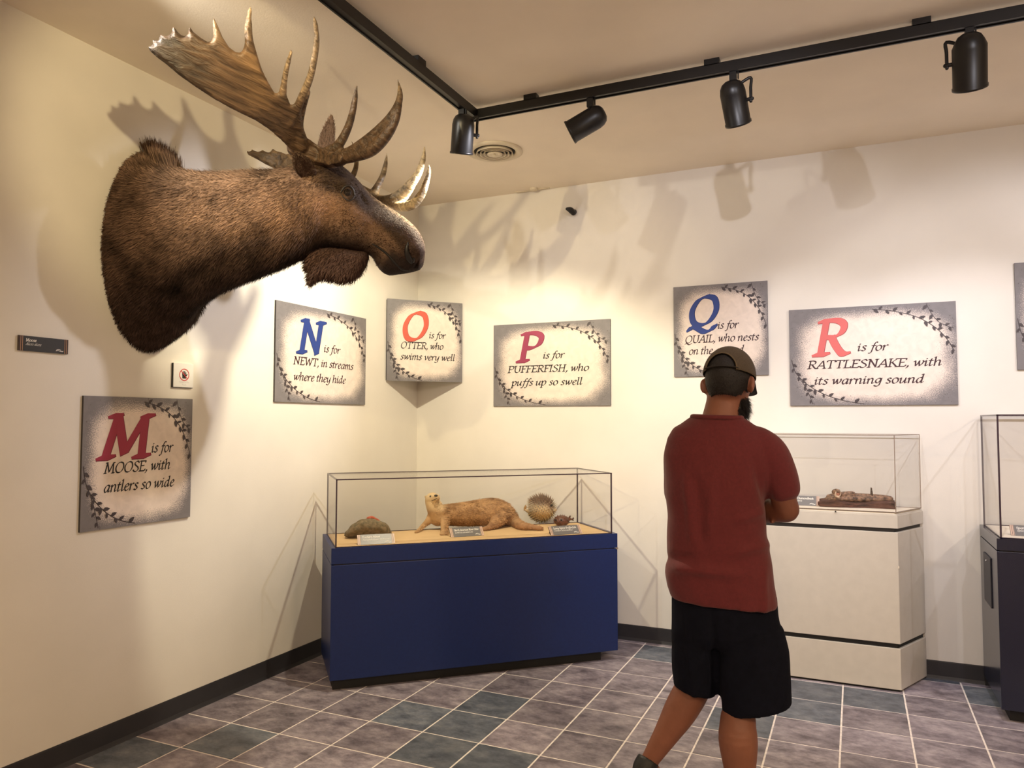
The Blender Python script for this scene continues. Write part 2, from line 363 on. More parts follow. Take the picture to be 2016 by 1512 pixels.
lamp((.60, -3.42), (.60, -3.42, 3.13), (.95, -2.05, 2.50), 42, WARM, 84, 'black spotlight close under the ceiling beside the moose antlers, above the view', 1, R=.036)
# unseen warm fill lights, added at the ceiling to lift the shadows
for k, (x, y) in enumerate(((3.4, -6.6), (6.0, -4.6))):
    t = empty('ceiling_fill_light', (x, y, H), ('round white fill light added unseen behind the camera', 'round white fill light added unseen right of the camera')[k], 'fill light')
    bm = bmesh.new(); lathe(bm, [(.11, H), (.115, H-.006), (.10, H-.012), (.085, H-.006), (.085, H)], Matrix.Translation((x, y, 0)), 32); obj('trim', bm, mat('fill_light_trim', (.8, .78, .74), .5), t)
    ld = bpy.data.lights.new('fill_light', 'AREA'); ld.shape = 'DISK'; ld.size = .4; ld.energy = AMB; ld.color = (1, .74, .46); lo = bpy.data.objects.new('fill_light', ld); COL.objects.link(lo); lo.location = (x, y, H-.02); par(lo, t)
# ================================================================== round ceiling diffuser
M_vent = mat('cream_vent_metal', (.70, .62, .48), .5); M_dark = mat('dark_duct', (.008, .007, .006), .8)
vc = (1.09, -.86); t = empty('ceiling_vent', (*vc, H), 'round cream ceiling air diffuser with concentric rings near the corner', 'vent'); Tv = Matrix.Translation((*vc, H))
bm = bmesh.new(); lathe(bm, [(.176, 0), (.178, -.008), (.165, -.014), (.135, -.010), (.128, .0), (.128, .0)], Tv, 48); obj('outer_ring', bm, M_vent, t, True)
bm = bmesh.new(); lathe(bm, [(.001, -.0015), (.13, -.0015), (.13, -.001), (.001, -.001)], Tv, 48, True); obj('duct_opening', bm, M_dark, t)
for r in (.115, .092, .069):
    bm = bmesh.new(); lathe(bm, [(r-.006, -.004), (r-.001, -.022), (r+.0025, -.024), (r+.0025, -.021), (r-.003, -.004)], Tv, 48); obj('blade_ring', bm, M_vent, t, True)
bm = bmesh.new(); lathe(bm, [(.05, -.018), (.046, -.026), (.02, -.024), (.003, -.02)], Tv, 40, True); lathe(bm, [(.004, -.03), (.006, -.026), (.006, -.02)], Tv, 12, True); obj('centre_cone', bm, M_vent, t, True)
# small black camera on the wall, and a mark plate at the ceiling line
t = empty('security_camera', (1.311, 0, 3.0), 'tiny black camera bracket fixed high on the wall by the corner', 'camera')
bm = bmesh.new(); tube(bm, [(1.311, -.002, 3.0), (1.309, -.03, 2.995)], [.022, .016], 14, 1); obj('mount', bm, M_black, t, True)
bm = bmesh.new(); tube(bm, [(1.318, -.03, 2.985), (1.302, -.045, 3.005), (1.28, -.06, 3.012)], [.018, .022, .012], 14, 3); obj('housing', bm, M_black, t, True)
t = empty('ceiling_sensor', (1.0, -.03, H), 'small thin cream plate at the ceiling edge above the corner case', 'sensor')
bm = bx(.86, 1.13, -.035, -.02, H-.006, H); obj('strip', bm, M_vent, t); bm = bmesh.new(); lathe(bm, [(.03, H), (.028, H-.016), (.01, H-.02)], Matrix.Translation((1.02, -.06, 0)), 20, True); obj('cap', bm, M_vent, t)
# ================================================================== display cases
M_navy = mat('navy_laminate', (.007, .022, .118), .36, spec=.45, var=.08, vscale=60, bump=.02, bscale=300)
M_navy_shaded = mat('shaded_navy_laminate', (.006, .009, .028), .22, spec=.7, var=.08, vscale=60)  # same navy, with the right-hand case's shade put into the colour
M_toe = mat('toe_kick_black', (.004, .004, .005), .6)
M_deck = mat('tan_fabric_deck', (.62, .43, .22), .85, var=.06, vscale=5, bump=.05, bscale=300)
M_deckw = mat('cream_deck', (.78, .70, .58), .8, var=.03, vscale=6)
M_white = mat('off_white_laminate', (.60, .555, .49), .42, var=.03, vscale=20, bump=.01, bscale=200)
M_rev = mat('dark_reveal', (.012, .009, .008), .6)
M_glass = glass('clear_acrylic')
M_edge = mat('dark_acrylic_edge', (.045, .025, .04), .25)
M_edgew = mat('pale_acrylic_edge', (.30, .23, .18), .25)
M_chrome = mat('bright_metal', (.8, .78, .75), .2, metal=1)
def frame2(a):
    ex = Vector((math.cos(a), math.sin(a), 0)); return ex, Vector((-math.sin(a), math.cos(a), 0))
def case(label, foot, zb, zl, zr, zt, mb, mlid, deck, gfoot, z0, z1, medge, ew, toe, lidin=0.0, sidemat=None, plinth=None):
    """plinth with footprint foot (front-left, front-right, back-right, back-left), lid band over a dark reveal, clear acrylic cover"""
    F = [Vector((*p, 0)) for p in foot]; c = sum(F, Vector())/4
    t = empty('display_case', (c.x, c.y, 0), label, 'display case', 'glass topped display cases')
    bm = bmesh.new(); prism(bm, foot, zb, zl); obj('body', bm, mb, t, bevel=.003)
    ins = lambda d: [tuple((p+(c-p).normalized()*d)[:2]) for p in F]
    bm = bmesh.new(); prism(bm, ins(.018), zl-.02, zr+.02); obj('reveal', bm, M_rev, t)
    bm = bmesh.new()                                  # lid: a band with an open middle holding the deck
    G = [Vector((*p, 0)) for p in gfoot]; cg = sum(G, Vector())/4; inn = [tuple((p+(cg-p).normalized()*.008)[:2]) for p in G]
    rings(bm, [[(x, y, z) for x, y in q] for q, z in ((inn, zt-.03), (inn, zt), (foot, zt), (foot, zr), (inn, zr))], cap=False)
    obj('lid', bm, mlid, t)
    bm = bmesh.new(); prism(bm, inn, zr, z0); obj('deck', bm, deck, t)
    bm = bmesh.new(); prism(bm, toe, 0, zb+.002); obj('toe_kick', bm, M_toe, t)
    # acrylic cover: four walls and a top, with their glued edges
    th = .006; n = 4
    for i in range(n):
        a, b = G[i], G[(i+1) % n]; d = (b-a).normalized(); q = Vector((-d.y, d.x, 0))
        if q.dot(cg-a) < 0: q = -q
        bm = bmesh.new(); prism(bm, [(a+d*.007)[:2], (b-d*.007)[:2], (b-d*.007+q*th)[:2], (a+d*.007+q*th)[:2]], z0, z1-.006); obj('pane', bm, M_glass, t)
    bm = bmesh.new(); prism(bm, [tuple((p+(cg-p).normalized()*.010)[:2]) for p in G], z1-.006, z1); obj('top_pane', bm, M_glass, t)
    for i in range(n):
        a, b = G[i], G[(i+1) % n]; d = (b-a).normalized(); q = Vector((-d.y, d.x, 0))
        if q.dot(cg-a) < 0: q = -q
        bm = bmesh.new(); prism(bm, [a[:2], b[:2], (b+q*ew)[:2], (a+q*ew)[:2]], z1-ew*.8, z1+.0005); obj('top_edge', bm, medge, t)
        bm = bmesh.new(); e = (cg-a).normalized(); prism(bm, [a[:2], (a+d*ew)[:2], (a+d*ew+q*ew)[:2], (a+q*ew)[:2]], z0, z1-ew*.8); obj('corner_edge', bm, medge, t)
        bm = bmesh.new(); prism(bm, [a[:2], b[:2], (b+q*.005)[:2], (a+q*.005)[:2]], z0-.001, z0+.004); obj('bottom_edge', bm, medge, t)
    return t
def foot_rot(x, y, a, w, d, i0=0, i1=0, j0=0, j1=0):
    ex, ey = frame2(a); o = Vector((x, y, 0)); return [tuple((o+ex*u+ey*v)[:2]) for u, v in ((i0, j0), (w-i1, j0), (w-i1, d-j1), (i0, d-j1))]
A0 = .759; B0 = (.48, -1.661, A0, 1.76, .56)
EX, EY = frame2(A0); ZD = .784
t = case('long navy blue display case set across the corner with otter and pufferfish', foot_rot(*B0), .06, .690, .696, .784, M_navy, M_navy, M_deck,
         foot_rot(*B0, .022, .03, .012, .014), ZD, 1.164, M_edge, .0075, foot_rot(*B0, .02, .10, .04, .03))
FRc = Vector((*B0[:2], 0))+EX*1.76
obj('corner_clip', bx(-.012, .003, -.004, .004, -.006, .006, M=Matrix.Translation((FRc.x, FRc.y, .692)) @ Matrix.Rotation(A0, 4, 'Z')), M_chrome, t, bevel=.001)
W0, W1 = 2.22, 3.337
wf = [(W0, -.345), (W1, -.345), (3.485, -.02), (W0-.148, -.02)]
wi = lambda d: [(W0+d, -.345+d), (W1-d, -.345+d), (3.485-d*1.3, -.02-d*.3), (W0-.148+d*1.3, -.02-d*.3)]
t = case('off-white display case with dark reveal lines holding the rattlesnake, behind the man', wf, .262, .874, .896, .966, M_white, M_white, M_deckw, wi(.006), .982, 1.416, M_edgew, .0038, wi(.012))
bm = bmesh.new(); prism(bm, wf, .012, .236); obj('base', bm, M_white, t, bevel=.003)
bm = bmesh.new(); prism(bm, wi(.016), .22, .28); obj('base_reveal', bm, M_rev, t)
bm = bmesh.new(); prism(bm, wi(.003), .960, .975); obj('upper_step', bm, M_white, t, bevel=.002)
q = hit(1645, 1007, 1, -.345); bm = bmesh.new(); tube(bm, [(q.x, -.351, q.z), (q.x, -.34, q.z)], [.004, .004], 10, 1); obj('screw', bm, M_rev, t)
q = hit(1770, 1117, 1, -.346); bm = bx(q.x-.004, q.x+.001, -.349, -.343, q.z-.006, q.z+.006); obj('chip', bm, M_deckw, t)
zf = -.585
hF = hit(1962, 1060, 1, zf); xl = hF.x; zt3 = hF.z
rf = [(xl, zf), (xl+1.25, zf), (xl+1.25, -.02), (xl, -.02)]
ri = lambda d, e=0: [(xl+d, zf+d), (xl+1.25-d, zf+d), (xl+1.25-d, -.02-d*.2), (xl+d, -.02-d*.2)]
g1 = hit(1963, 816, 1, zf+.012).z
zl3 = hit(1962, 1084, 1, zf).z
t = case('shaded navy display case cut off by the right edge of the picture', rf, .06, zl3-.003, zl3+.003, zt3, M_navy_shaded, M_navy_shaded, M_deckw, ri(.018), zt3, g1, M_edge, .008, ri(.04))
v0 = hit(1944, 1092, 0, xl); v1 = hit(1959, 1212, 0, xl)
bm = bx(xl-.006, xl, -.40, -.17, v1.z+.02, v0.z-.0); obj('vent_plate', bm, mat('vent_plate_grey', (.022, .022, .03), .5), t, bevel=.002)
bm = bmesh.new(); tube(bm, [(xl-.009, -.285, v0.z-.03), (xl-.004, -.285, v0.z-.03)], [.005, .005], 10, 1); obj('screw', bm, M_chrome, t)
# ================================================================== lettering drawn with a broad pen
GL = {
'a': '48|c 38,40 28,45 14,38 6,20 10,4 18,0 28,8 38,30|l 40,44 36,8|c 36,10 38,1 48,8', 'b': '46|c 9,72 8,40 8,12 14,1 26,2 40,18 40,36 30,45 16,36 8,20|l 1,69 9,72',
'c': '38|c 36,37 28,45 14,36 6,18 12,2 24,0 36,9', 'd': '50|c 38,40 28,45 14,38 6,20 10,4 18,0 28,8 38,30|l 41,72 36,8|c 36,10 38,1 48,8|l 33,70 41,72',
'e': '40|c 8,22 26,26 34,36 28,45 16,40 6,22 12,3 24,0 36,9', 'f': '32|c 42,68 36,73 28,67 20,40 12,-10 4,-22 -5,-20|l 8,43 36,43',
'g': '46|c 38,40 28,45 14,38 6,22 12,8 22,6 32,18 38,36|c 42,44 38,10 32,-16 16,-23 2,-16', 'h': '50|l 8,72 8,0|c 8,24 22,43 34,44 38,34 36,8 40,1 48,8|l 1,69 9,72',
'i': '24|c 2,36 10,44 10,20 10,4 14,0 22,8|l 12,61 13,57', 'k': '46|l 8,72 8,0|c 8,20 22,40 34,44 38,36 26,26 14,22|c 16,22 30,4 38,0 46,8', 'l': '24|c 4,69 10,72 9,20 10,3 14,0 22,8',
'm': '74|c 2,36 9,44 9,30 9,0|c 9,24 20,42 31,44 35,34 34,0|c 35,24 46,42 58,44 62,34 60,8 64,1 72,8', 'n': '50|c 2,36 9,44 9,30 9,0|c 9,24 22,43 34,44 38,34 36,8 40,1 48,8',
'o': '46|c 22,45 10,38 5,20 12,2 24,0 38,12 41,28 34,42 22,45', 'p': '48|c 0,38 8,46 8,20 8,-22|c 8,22 20,42 32,45 42,34 38,14 26,1 10,3|l 0,-22 16,-22',
'r': '36|c 2,36 9,44 9,30 9,0|c 9,22 18,38 28,45 35,41', 's': '36|c 32,39 24,45 12,40 12,31 26,19 28,8 18,0 4,5', 't': '30|c 16,58 12,40 10,10 14,0 26,8|l 2,43 27,43',
'u': '50|c 2,36 9,44 9,24 8,8 14,0 26,10 36,30|l 39,44 36,10|c 36,10 39,1 48,8', 'v': '44|c 2,38 9,44 14,30 18,2|c 18,2 34,18 40,36 36,45', 'w': '64|c 2,38 9,44 12,28 16,2|c 16,2 28,22 34,44|c 34,44 36,20 40,2|c 40,2 54,18 60,36 56,45',
'x': '44|c 4,40 12,44 22,22 32,0 42,6|l 38,44 4,0', 'y': '48|c 2,36 9,44 9,24 10,8 18,2 28,10 38,30|c 42,44 38,10 32,-16 16,-23 2,-16', 'z': '40|l 6,44 36,44 4,0 36,0', ',': '18|c 8,4 12,6 12,-4 4,-14', '-': '30|l 4,22 26,22',
'A': '60|l 2,0 36,67 54,0|l 14,22 48,22|l -5,0 11,0|l 45,0 63,0', 'B': '56|l 12,66 12,0|c 4,66 30,66 46,54 40,38 14,35|c 14,35 44,34 54,18 42,2 2,0', 'C': '62|c 58,56 44,67 20,62 6,36 14,8 34,-1 56,10',
'D': '66|l 12,66 12,0|c 2,66 34,66 60,50 60,24 40,2 2,0', 'E': '52|l 12,66 12,0|l 2,66 48,66 48,56|l 12,35 38,35|l 2,0 48,0 50,11', 'F': '48|l 12,66 12,0|l 2,66 48,66 48,56|l 12,35 38,35|l 2,0 24,0',
'H': '68|l 12,66 12,0|l 54,66 54,0|l 12,35 54,35|l 2,66 22,66|l 2,0 22,0|l 44,66 64,66|l 44,0 64,0', 'I': '28|l 13,66 13,0|l 3,66 23,66|l 3,0 23,0', 'K': '60|l 12,66 12,0|l 52,66 14,30|l 22,38 56,0|l 2,66 22,66|l 2,0 22,0|l 44,66 60,66|l 48,0 64,0',
'L': '48|l 12,66 12,0|l 2,66 24,66|l 2,0 46,0 48,12', 'M': '82|l 10,0 17,66|l 17,66 40,6|l 40,6 64,66|l 64,66 71,0|l 2,0 20,0|l 61,0 81,0|l 7,66 19,66|l 62,66 75,66', 'N': '70|l 12,0 12,66|l 12,66 56,2|l 56,0 56,66|l 3,0 21,0|l 2,66 14,66|l 47,66 66,66',
'O': '70|c 36,67 16,58 5,32 14,6 34,-1 54,8 65,34 56,60 36,67', 'P': '54|l 12,66 12,0|c 2,66 32,67 50,58 48,40 32,31 14,32|l 2,0 24,0', 'Q': '70|c 36,67 16,58 5,32 14,6 34,-1 54,8 65,34 56,60 36,67|c 6,-12 12,-4 22,-6 44,-17 60,-14 68,-4',
'R': '60|l 12,66 12,0|c 2,66 32,67 48,58 46,42 32,34 14,34|c 28,34 40,16 54,1 64,0|l 2,0 24,0', 'S': '50|c 44,56 34,67 16,62 10,50 22,38 38,28 44,14 32,0 14,0 4,10', 'T': '58|l 30,66 30,0|l 4,55 4,66 56,66 56,55|l 20,0 40,0',
'U': '68|c 12,66 12,24 20,4 36,-1 52,8 56,26 56,66|l 2,66 22,66|l 47,66 65,66', 'W': '86|l 6,66 24,0|l 24,0 44,60|l 44,60 62,0|l 62,0 80,66|l -3,66 15,66|l 71,66 88,66', ' ': '22'}
def glyph_quads(ch, nib, ang, hair):
    g = GL[ch].split('|'); out = []
    n = np.array((math.cos(ang), math.sin(ang)))*nib/2; h = np.array((-n[1], n[0])); h = h/np.linalg.norm(h)*hair/2
    for s in g[1:]:
        kind, *pt = s.split(); pts = [tuple(float(v) for v in q.split(',')) for q in pt]
        C = [cr(pts, t/6) for t in range((len(pts)-1)*6+1)] if kind == 'c' else [np.array(q) for q in pts]
        for a, b in zip(C, C[1:]):
            out.append((a+n, b+n, b-n, a-n)); 
            for e in (1,): out.append((a+h+n*.9, b+h+n*.9, b-h+n*.9, a-h+n*.9)); out.append((a+h-n*.9, b+h-n*.9, b-h-n*.9, a-h-n*.9)); out.append((a+h, b+h, b-h, a-h))
        for q in (C[0], C[-1]): out.append((q+n+h, q-n+h, q-n-h, q+n-h))
    return float(g[0]), out
GC = {}
def glyph(ch, nib, ang, hair):
    """outline of a pen-drawn character merged into one flat triangle set"""
    k = (ch, nib, ang, hair)
    if k in GC: return GC[k]
    adv, Q = glyph_quads(ch, nib, ang, hair); pts, fs = [], []
    for q in Q:
        for t in ((0, 1, 2), (0, 2, 3)):
            p = [q[i] for i in t]; ar = (p[1][0]-p[0][0])*(p[2][1]-p[0][1])-(p[1][1]-p[0][1])*(p[2][0]-p[0][0])
            if abs(ar) < .02: continue
            if ar < 0: p = p[::-1]
            j = len(pts); pts += [Vector((float(x), float(y))) for x, y in p]; fs.append([j, j+1, j+2])
    tri = []
    if pts:
        v, _, f, _, _, of = delaunay_2d_cdt(pts, [], fs, 1, .02)
        F = np.array([[pts[i][:] for i in t] for t in fs]); tri = ([tuple(x) for x in v], [])
        for t in f:
            c = np.mean([v[i][:] for i in t], axis=0); s = [(F[:, (i+1) % 3, 0]-F[:, i, 0])*(c[1]-F[:, i, 1])-(F[:, (i+1) % 3, 1]-F[:, i, 1])*(c[0]-F[:, i, 0]) for i in range(3)]
            if np.any((s[0] >= 0) & (s[1] >= 0) & (s[2] >= 0)): tri[1].append(t)
    GC[k] = (adv, tri); return GC[k]
def text_mesh(bm, txt, place, u0, v0, sx, sy, dz, nib=9, ang=.62, hair=3, shear=.2, track=0):
    x = 0
    for ch in txt:
        adv, tri = glyph(ch, nib, ang, hair)
        if tri:
            V = [bm.verts.new(place(u0+sx*(x+p[0]+shear*p[1]), v0+sy*p[1], dz)) for p in tri[0]]
            for t in tri[1]:
                try: bm.faces.new([V[i] for i in t])
                except ValueError: pass
        x += adv+track
    return x
def text_width(txt, track=0): return sum(float(GL[c].split('|')[0])+track for c in txt)-track
def print_faces(name, bm, m, parent, nrm):
    for f in bm.faces:
        f.normal_update()
        if f.normal.dot(nrm) < 0: f.normal_flip()
    me = bpy.data.meshes.new(name); bm.to_mesh(me); bm.free(); return link(name, me, m, parent)
def flat(name, col, rough=.55): return mat(name, col, rough)
def sign_mat(ar):
    m = bpy.data.materials.new('printed_stone_panel'); m.use_nodes = True; nt = m.node_tree; b = nt.nodes['Principled BSDF']; L = nt.links.new
    def mth(op, a, bb=None):
        n = nt.nodes.new('ShaderNodeMath'); n.operation = op
        for i, v in enumerate((a, bb)):
            if v is None: continue
            if isinstance(v, (int, float)): n.inputs[i].default_value = v
            else: L(v, n.inputs[i])
        return n.outputs[0]
    uv = nt.nodes.new('ShaderNodeUVMap'); uv.uv_map = 'UVMap'; sp = nt.nodes.new('ShaderNodeSeparateXYZ'); L(uv.outputs[0], sp.inputs[0])
    mp = nt.nodes.new('ShaderNodeMapping'); mp.inputs['Scale'].default_value = (ar, 1, 1); L(uv.outputs[0], mp.inputs[0])
    x = mth('ABSOLUTE', mth('SUBTRACT', mth('MULTIPLY', sp.outputs[0], 2), 1.03)); y = mth('ABSOLUTE', mth('SUBTRACT', mth('MULTIPLY', sp.outputs[1], 2), .98))
    d = mth('POWER', mth('ADD', mth('POWER', x, 3.6), mth('POWER', y, 3.6)), 1/3.6)
    n1 = nt.nodes.new('ShaderNodeTexNoise'); n1.inputs['Scale'].default_value = 5; L(mp.outputs[0], n1.inputs[0]); n2 = nt.nodes.new('ShaderNodeTexNoise'); n2.inputs['Scale'].default_value = 130; L(mp.outputs[0], n2.inputs[0])
    d2 = mth('ADD', d, mth('ADD', mth('MULTIPLY', mth('SUBTRACT', n1.outputs[0], .5), .16), mth('MULTIPLY', mth('SUBTRACT', n2.outputs[0], .5), .42)))
    r = nt.nodes.new('ShaderNodeValToRGB'); e = r.color_ramp.elements
    e[0].position = .79; e[0].color = (.80, .69, .60, 1); e[1].position = .96; e[1].color = (.20, .185, .19, 1); k = e.new(.84); k.color = (.58, .50, .45, 1); L(d2, r.inputs[0])
    vo = nt.nodes.new('ShaderNodeTexVoronoi'); vo.inputs['Scale'].default_value = 42; L(mp.outputs[0], vo.inputs['Vector'])
    sz = nt.nodes.new('ShaderNodeTexNoise'); sz.inputs['Scale'].default_value = 17; L(mp.outputs[0], sz.inputs[0])
    band = nt.nodes.new('ShaderNodeMapRange'); band.inputs[1].default_value = .66; band.inputs[2].default_value = .86; L(d, band.inputs[0])
    th = mth('MULTIPLY', mth('MULTIPLY', mth('SUBTRACT', sz.outputs[0], .40), .85), band.outputs[0])
    dot = mth('LESS_THAN', vo.outputs['Distance'], th)
    mx = nt.nodes.new('ShaderNodeMix'); mx.data_type = 'RGBA'; L(mth('MULTIPLY', dot, .8), mx.inputs[0]); L(r.outputs[0], mx.inputs[6]); mx.inputs[7].default_value = (.10, .08, .075, 1)
    n3 = nt.nodes.new('ShaderNodeTexNoise'); n3.inputs['Scale'].default_value = 14; n3.inputs['Detail'].default_value = 6; n3.inputs['Distortion'].default_value = .6; L(mp.outputs[0], n3.inputs[0])
    hs = nt.nodes.new('ShaderNodeHueSaturation'); mr = nt.nodes.new('ShaderNodeMapRange'); mr.inputs[3].default_value = .82; mr.inputs[4].default_value = 1.18; L(n3.outputs[0], mr.inputs[0]); L(mr.outputs[0], hs.inputs['Value']); L(mx.outputs[2], hs.inputs['Color']); L(hs.outputs[0], b.inputs['Base Color'])
    bp = nt.nodes.new('ShaderNodeBump'); bp.inputs['Strength'].default_value = .12; bp.inputs['Distance'].default_value = .004; L(n3.outputs[0], bp.inputs['Height']); L(bp.outputs[0], b.inputs['Normal'])
    b.inputs['Roughness'].default_value = .6; return m
M_sg = {}
INK = flat('maroon_black_ink', (.035, .006, .010)); INK2 = flat('black_ink', (.012, .008, .008))
VINE = flat('vine_print', (.055, .042, .045)); M_sedge = flat('dark_sign_edge', (.05, .042, .04))
BIGC = {'red': ((.33, .022, .055), (.12, .006, .015)), 'blue': ((.015, .045, .24), (.005, .01, .07)), 'orange': ((.62, .10, .06), (.28, .03, .02)), 'plum': ((.33, .045, .10), (.14, .012, .035)), 'coral': ((.66, .13, .12), (.30, .035, .04))}
def vine(bm, place, w, h):
    def stem(pts, r, leaves, seed):
        C = [cr(pts, t/10) for t in range((len(pts)-1)*10+1)]; rr = random.Random(seed)
        for a, b in zip(C, C[1:]):
            d = b-a; q = np.array((-d[1], d[0])); q = q/(np.linalg.norm(q)+1e-9)*r
            bm.faces.new([bm.verts.new(place(*p, .0007)) for p in (a+q, b+q, b-q, a-q)])
        L = len(C)
        for k in range(leaves):
            i = int((k+.5)/leaves*(L-1)); c = C[i]; d = C[min(i+1, L-1)]-C[max(0, i-1)]; d /= np.linalg.norm(d); s = 1 if k % 2 else -1
            an = s*rr.uniform(.5, 1.05); d2 = np.array((d[0]*math.cos(an)-d[1]*math.sin(an), d[0]*math.sin(an)+d[1]*math.cos(an))); q = np.array((-d2[1], d2[0])); ln = rr.uniform(.026, .040); wd = ln*.25
            pt = [c, c+d2*ln*.3+q*wd, c+d2*ln*.65+q*wd*.8, c+d2*ln, c+d2*ln*.65-q*wd*.8, c+d2*ln*.3-q*wd]
            pt = [p for p in pt]
            if all(0 <= p[0] <= w and 0 <= p[1] <= h for p in pt): bm.faces.new([bm.verts.new(place(*p, .0009+.00006*k+.0012*(seed % 2))) for p in pt])
            if k % 5 == 2:                            # a curling tendril
                cc = [c+q*s*(.004+.0012*t)*math.sin(t*.9)+d2*(.004*t) for t in range(8)]
                cc = [p for p in cc if 0 <= p[0] <= w and 0 <= p[1] <= h]
                for a, b in zip(cc, cc[1:]):
                    dd = b-a; qq = np.array((-dd[1], dd[0])); qq = qq/(np.linalg.norm(qq)+1e-9)*.0008; bm.faces.new([bm.verts.new(place(*p, .0006)) for p in (a+qq, b+qq, b-qq, a-qq)])
    S = lambda pts: [(x*w, y*h) for x, y in pts]
    stem(S([(.52, .965), (.64, .935), (.77, .87), (.87, .77), (.94, .65), (.985, .52)]), .0022, 17, 1)
    stem(S([(.835, .99), (.86, .90), (.90, .81), (.95, .76), (.985, .74)]), .0018, 8, 2)
    stem(S([(.012, .48), (.04, .34), (.11, .22), (.21, .12), (.33, .05), (.46, .012)]), .0022, 17, 3)
    stem(S([(.055, .30), (.10, .19), (.125, .10), (.145, .012)]), .0018, 8, 4)
def sign(label, o, e, n, w, h, big, bcol, bb, words, ink, th=.012):
    """printed panel: o = lower left corner on the wall, e = unit vector along it, n = out of the wall"""
    o, e, n = Vector(o), Vector(e), Vector(n)
    place = lambda u, v, dz: o+e*u+Vector((0, 0, v))+n*(th+dz)
    t = empty('alphabet_sign', o+e*(w/2)+Vector((0, 0, h/2)), label, 'sign', 'alphabet signs on the walls')
    bm = bmesh.new(); uvl = bm.loops.layers.uv.new('UVMap')
    q = [o, o+e*w, o+e*w+Vector((0, 0, h)), o+Vector((0, 0, h))]
    rings(bm, [[p+n*.0005 for p in q], [p+n*th for p in q]])
    for f in bm.faces:
        f.normal_update()
        for l in f.loops: d = l.vert.co-o; l[uvl].uv = (d.dot(e)/w, d.z/h)
    bmesh.ops.recalc_face_normals(bm, faces=bm.faces[:])
    ar = round(w/h, 2)
    if ar not in M_sg: M_sg[ar] = sign_mat(ar)
    for f in bm.faces: f.material_index = 0 if f.normal.dot(n) > .9 else 1
    me = bpy.data.meshes.new('panel'); bm.to_mesh(me); bm.free(); link('panel', me, [M_sg[ar], M_sedge], t)
    bm = bmesh.new(); vine(bm, place, w, h); print_faces('printed_vine', bm, VINE, t, n)
    if big:
        u0, u1, vb, vt = bb; sx = (u1-u0)/(float(GL[big].split('|')[0])+13 - (4 if big in 'OQ' else 0)); sy = (vt-vb)/66
        c1, c2 = BIGC[bcol]
        off = -2 if big not in 'OQ' else -3
        bm = bmesh.new(); text_mesh(bm, big, place, u0-off*sx+.0015, vb-.0015, sx, sy, .0006, 15, .42, 5.2); print_faces('letter_shadow', bm, flat('letter_shade_'+bcol, c2), t, n)
        bm = bmesh.new(); text_mesh(bm, big, place, u0-off*sx, vb, sx, sy, .0012, 14, .42, 4.5); print_faces('big_letter', bm, flat('letter_'+bcol, c1), t, n)
    for txt, u0, u1, vb in words:
        bm = bmesh.new(); sx = (u1-u0)/(text_width(txt, 2)+6); text_mesh(bm, txt, place, u0, vb, sx, .00071, .0008, 10.5, .6, 3.6, track=2); print_faces('printed_words', bm, ink, t, n)
    return t
LW = dict(e=(0, 1, 0), n=(1, 0, 0)); BW = dict(e=(1, 0, 0), n=(0, -1, 0))
sign('square M is for MOOSE sign with a red letter on the left wall', (0, -2.818, .997), LW['e'], LW['n'], .604, .605, 'M', 'red', (.075, .372, .325, .516), [('is for', .358, .487, .339), ('MOOSE, with', .107, .474, .253), ('antlers so wide', .108, .500, .166)], INK2)
sign('wide grey N is for NEWT sign with a blue letter under the moose', (0, -1.61, 1.603), LW['e'], LW['n'], .903, .606, 'N', 'blue', (.186, .452, .316, .516), [('is for', .443, .615, .333), ('NEWT, in streams', .156, .761, .235), ('where they hide', .158, .678, .137)], INK)
eo = Vector((.411, .452, 0)).normalized(); no = Vector((eo.y, -eo.x, 0))
t = sign('square O is for OTTER sign with an orange letter bridging the room corner', Vector((0, -.452, 1.785))+eo*.012, eo, no, .587, .607, 'O', 'orange', (.100, .308, .312, .514), [('is for', .320, .453, .327), ('OTTER, who', .103, .437, .244), ('swims very well', .101, .528, .160)], INK2, th=.004)
bm = bmesh.new(); prism(bm, [tuple((Vector((.002, -.44, 0))+no*.002)[:2]), tuple((Vector((.40, -.002, 0))+no*.002)[:2]), (.40, -.001), (.001, -.44)], 1.79, 2.385); obj('backing_board', bm, M_sedge, t)
sign('wide grey P is for PUFFERFISH sign with a plum letter right of the corner', (.673, 0, 1.6), BW['e'], BW['n'], .909, .608, 'P', 'plum', (.192, .398, .332, .532), [('is for', .398, .567, .345), ('PUFFERFISH, who', .117, .754, .248), ('puffs up so swell', .148, .703, .15)], INK2)
sign('square Q is for QUAIL sign with a blue letter behind the cap', (2.028, 0, 1.789), BW['e'], BW['n'], .607, .609, 'Q', 'blue', (.086, .293, .345, .531), [('is for', .288, .424, .312), ('QUAIL, who nests', .074, .551, .226), ('on the ground', .099, .455, .147)], INK)
sign('wide grey R is for RATTLESNAKE sign with a coral letter over the off-white case', (2.762, 0, 1.59), BW['e'], BW['n'], .92, .607, 'R', 'coral', (.140, .352, .318, .525), [('is for', .389, .560, .332), ('RATTLESNAKE, with', .104, .842, .231), ('its warning sound', .140, .747, .131)], INK)
sign('grey vine bordered sign cut off at the right edge above the dark case', (3.976, 0, 1.785), BW['e'], BW['n'], .609, .61, None, None, None, [], INK)
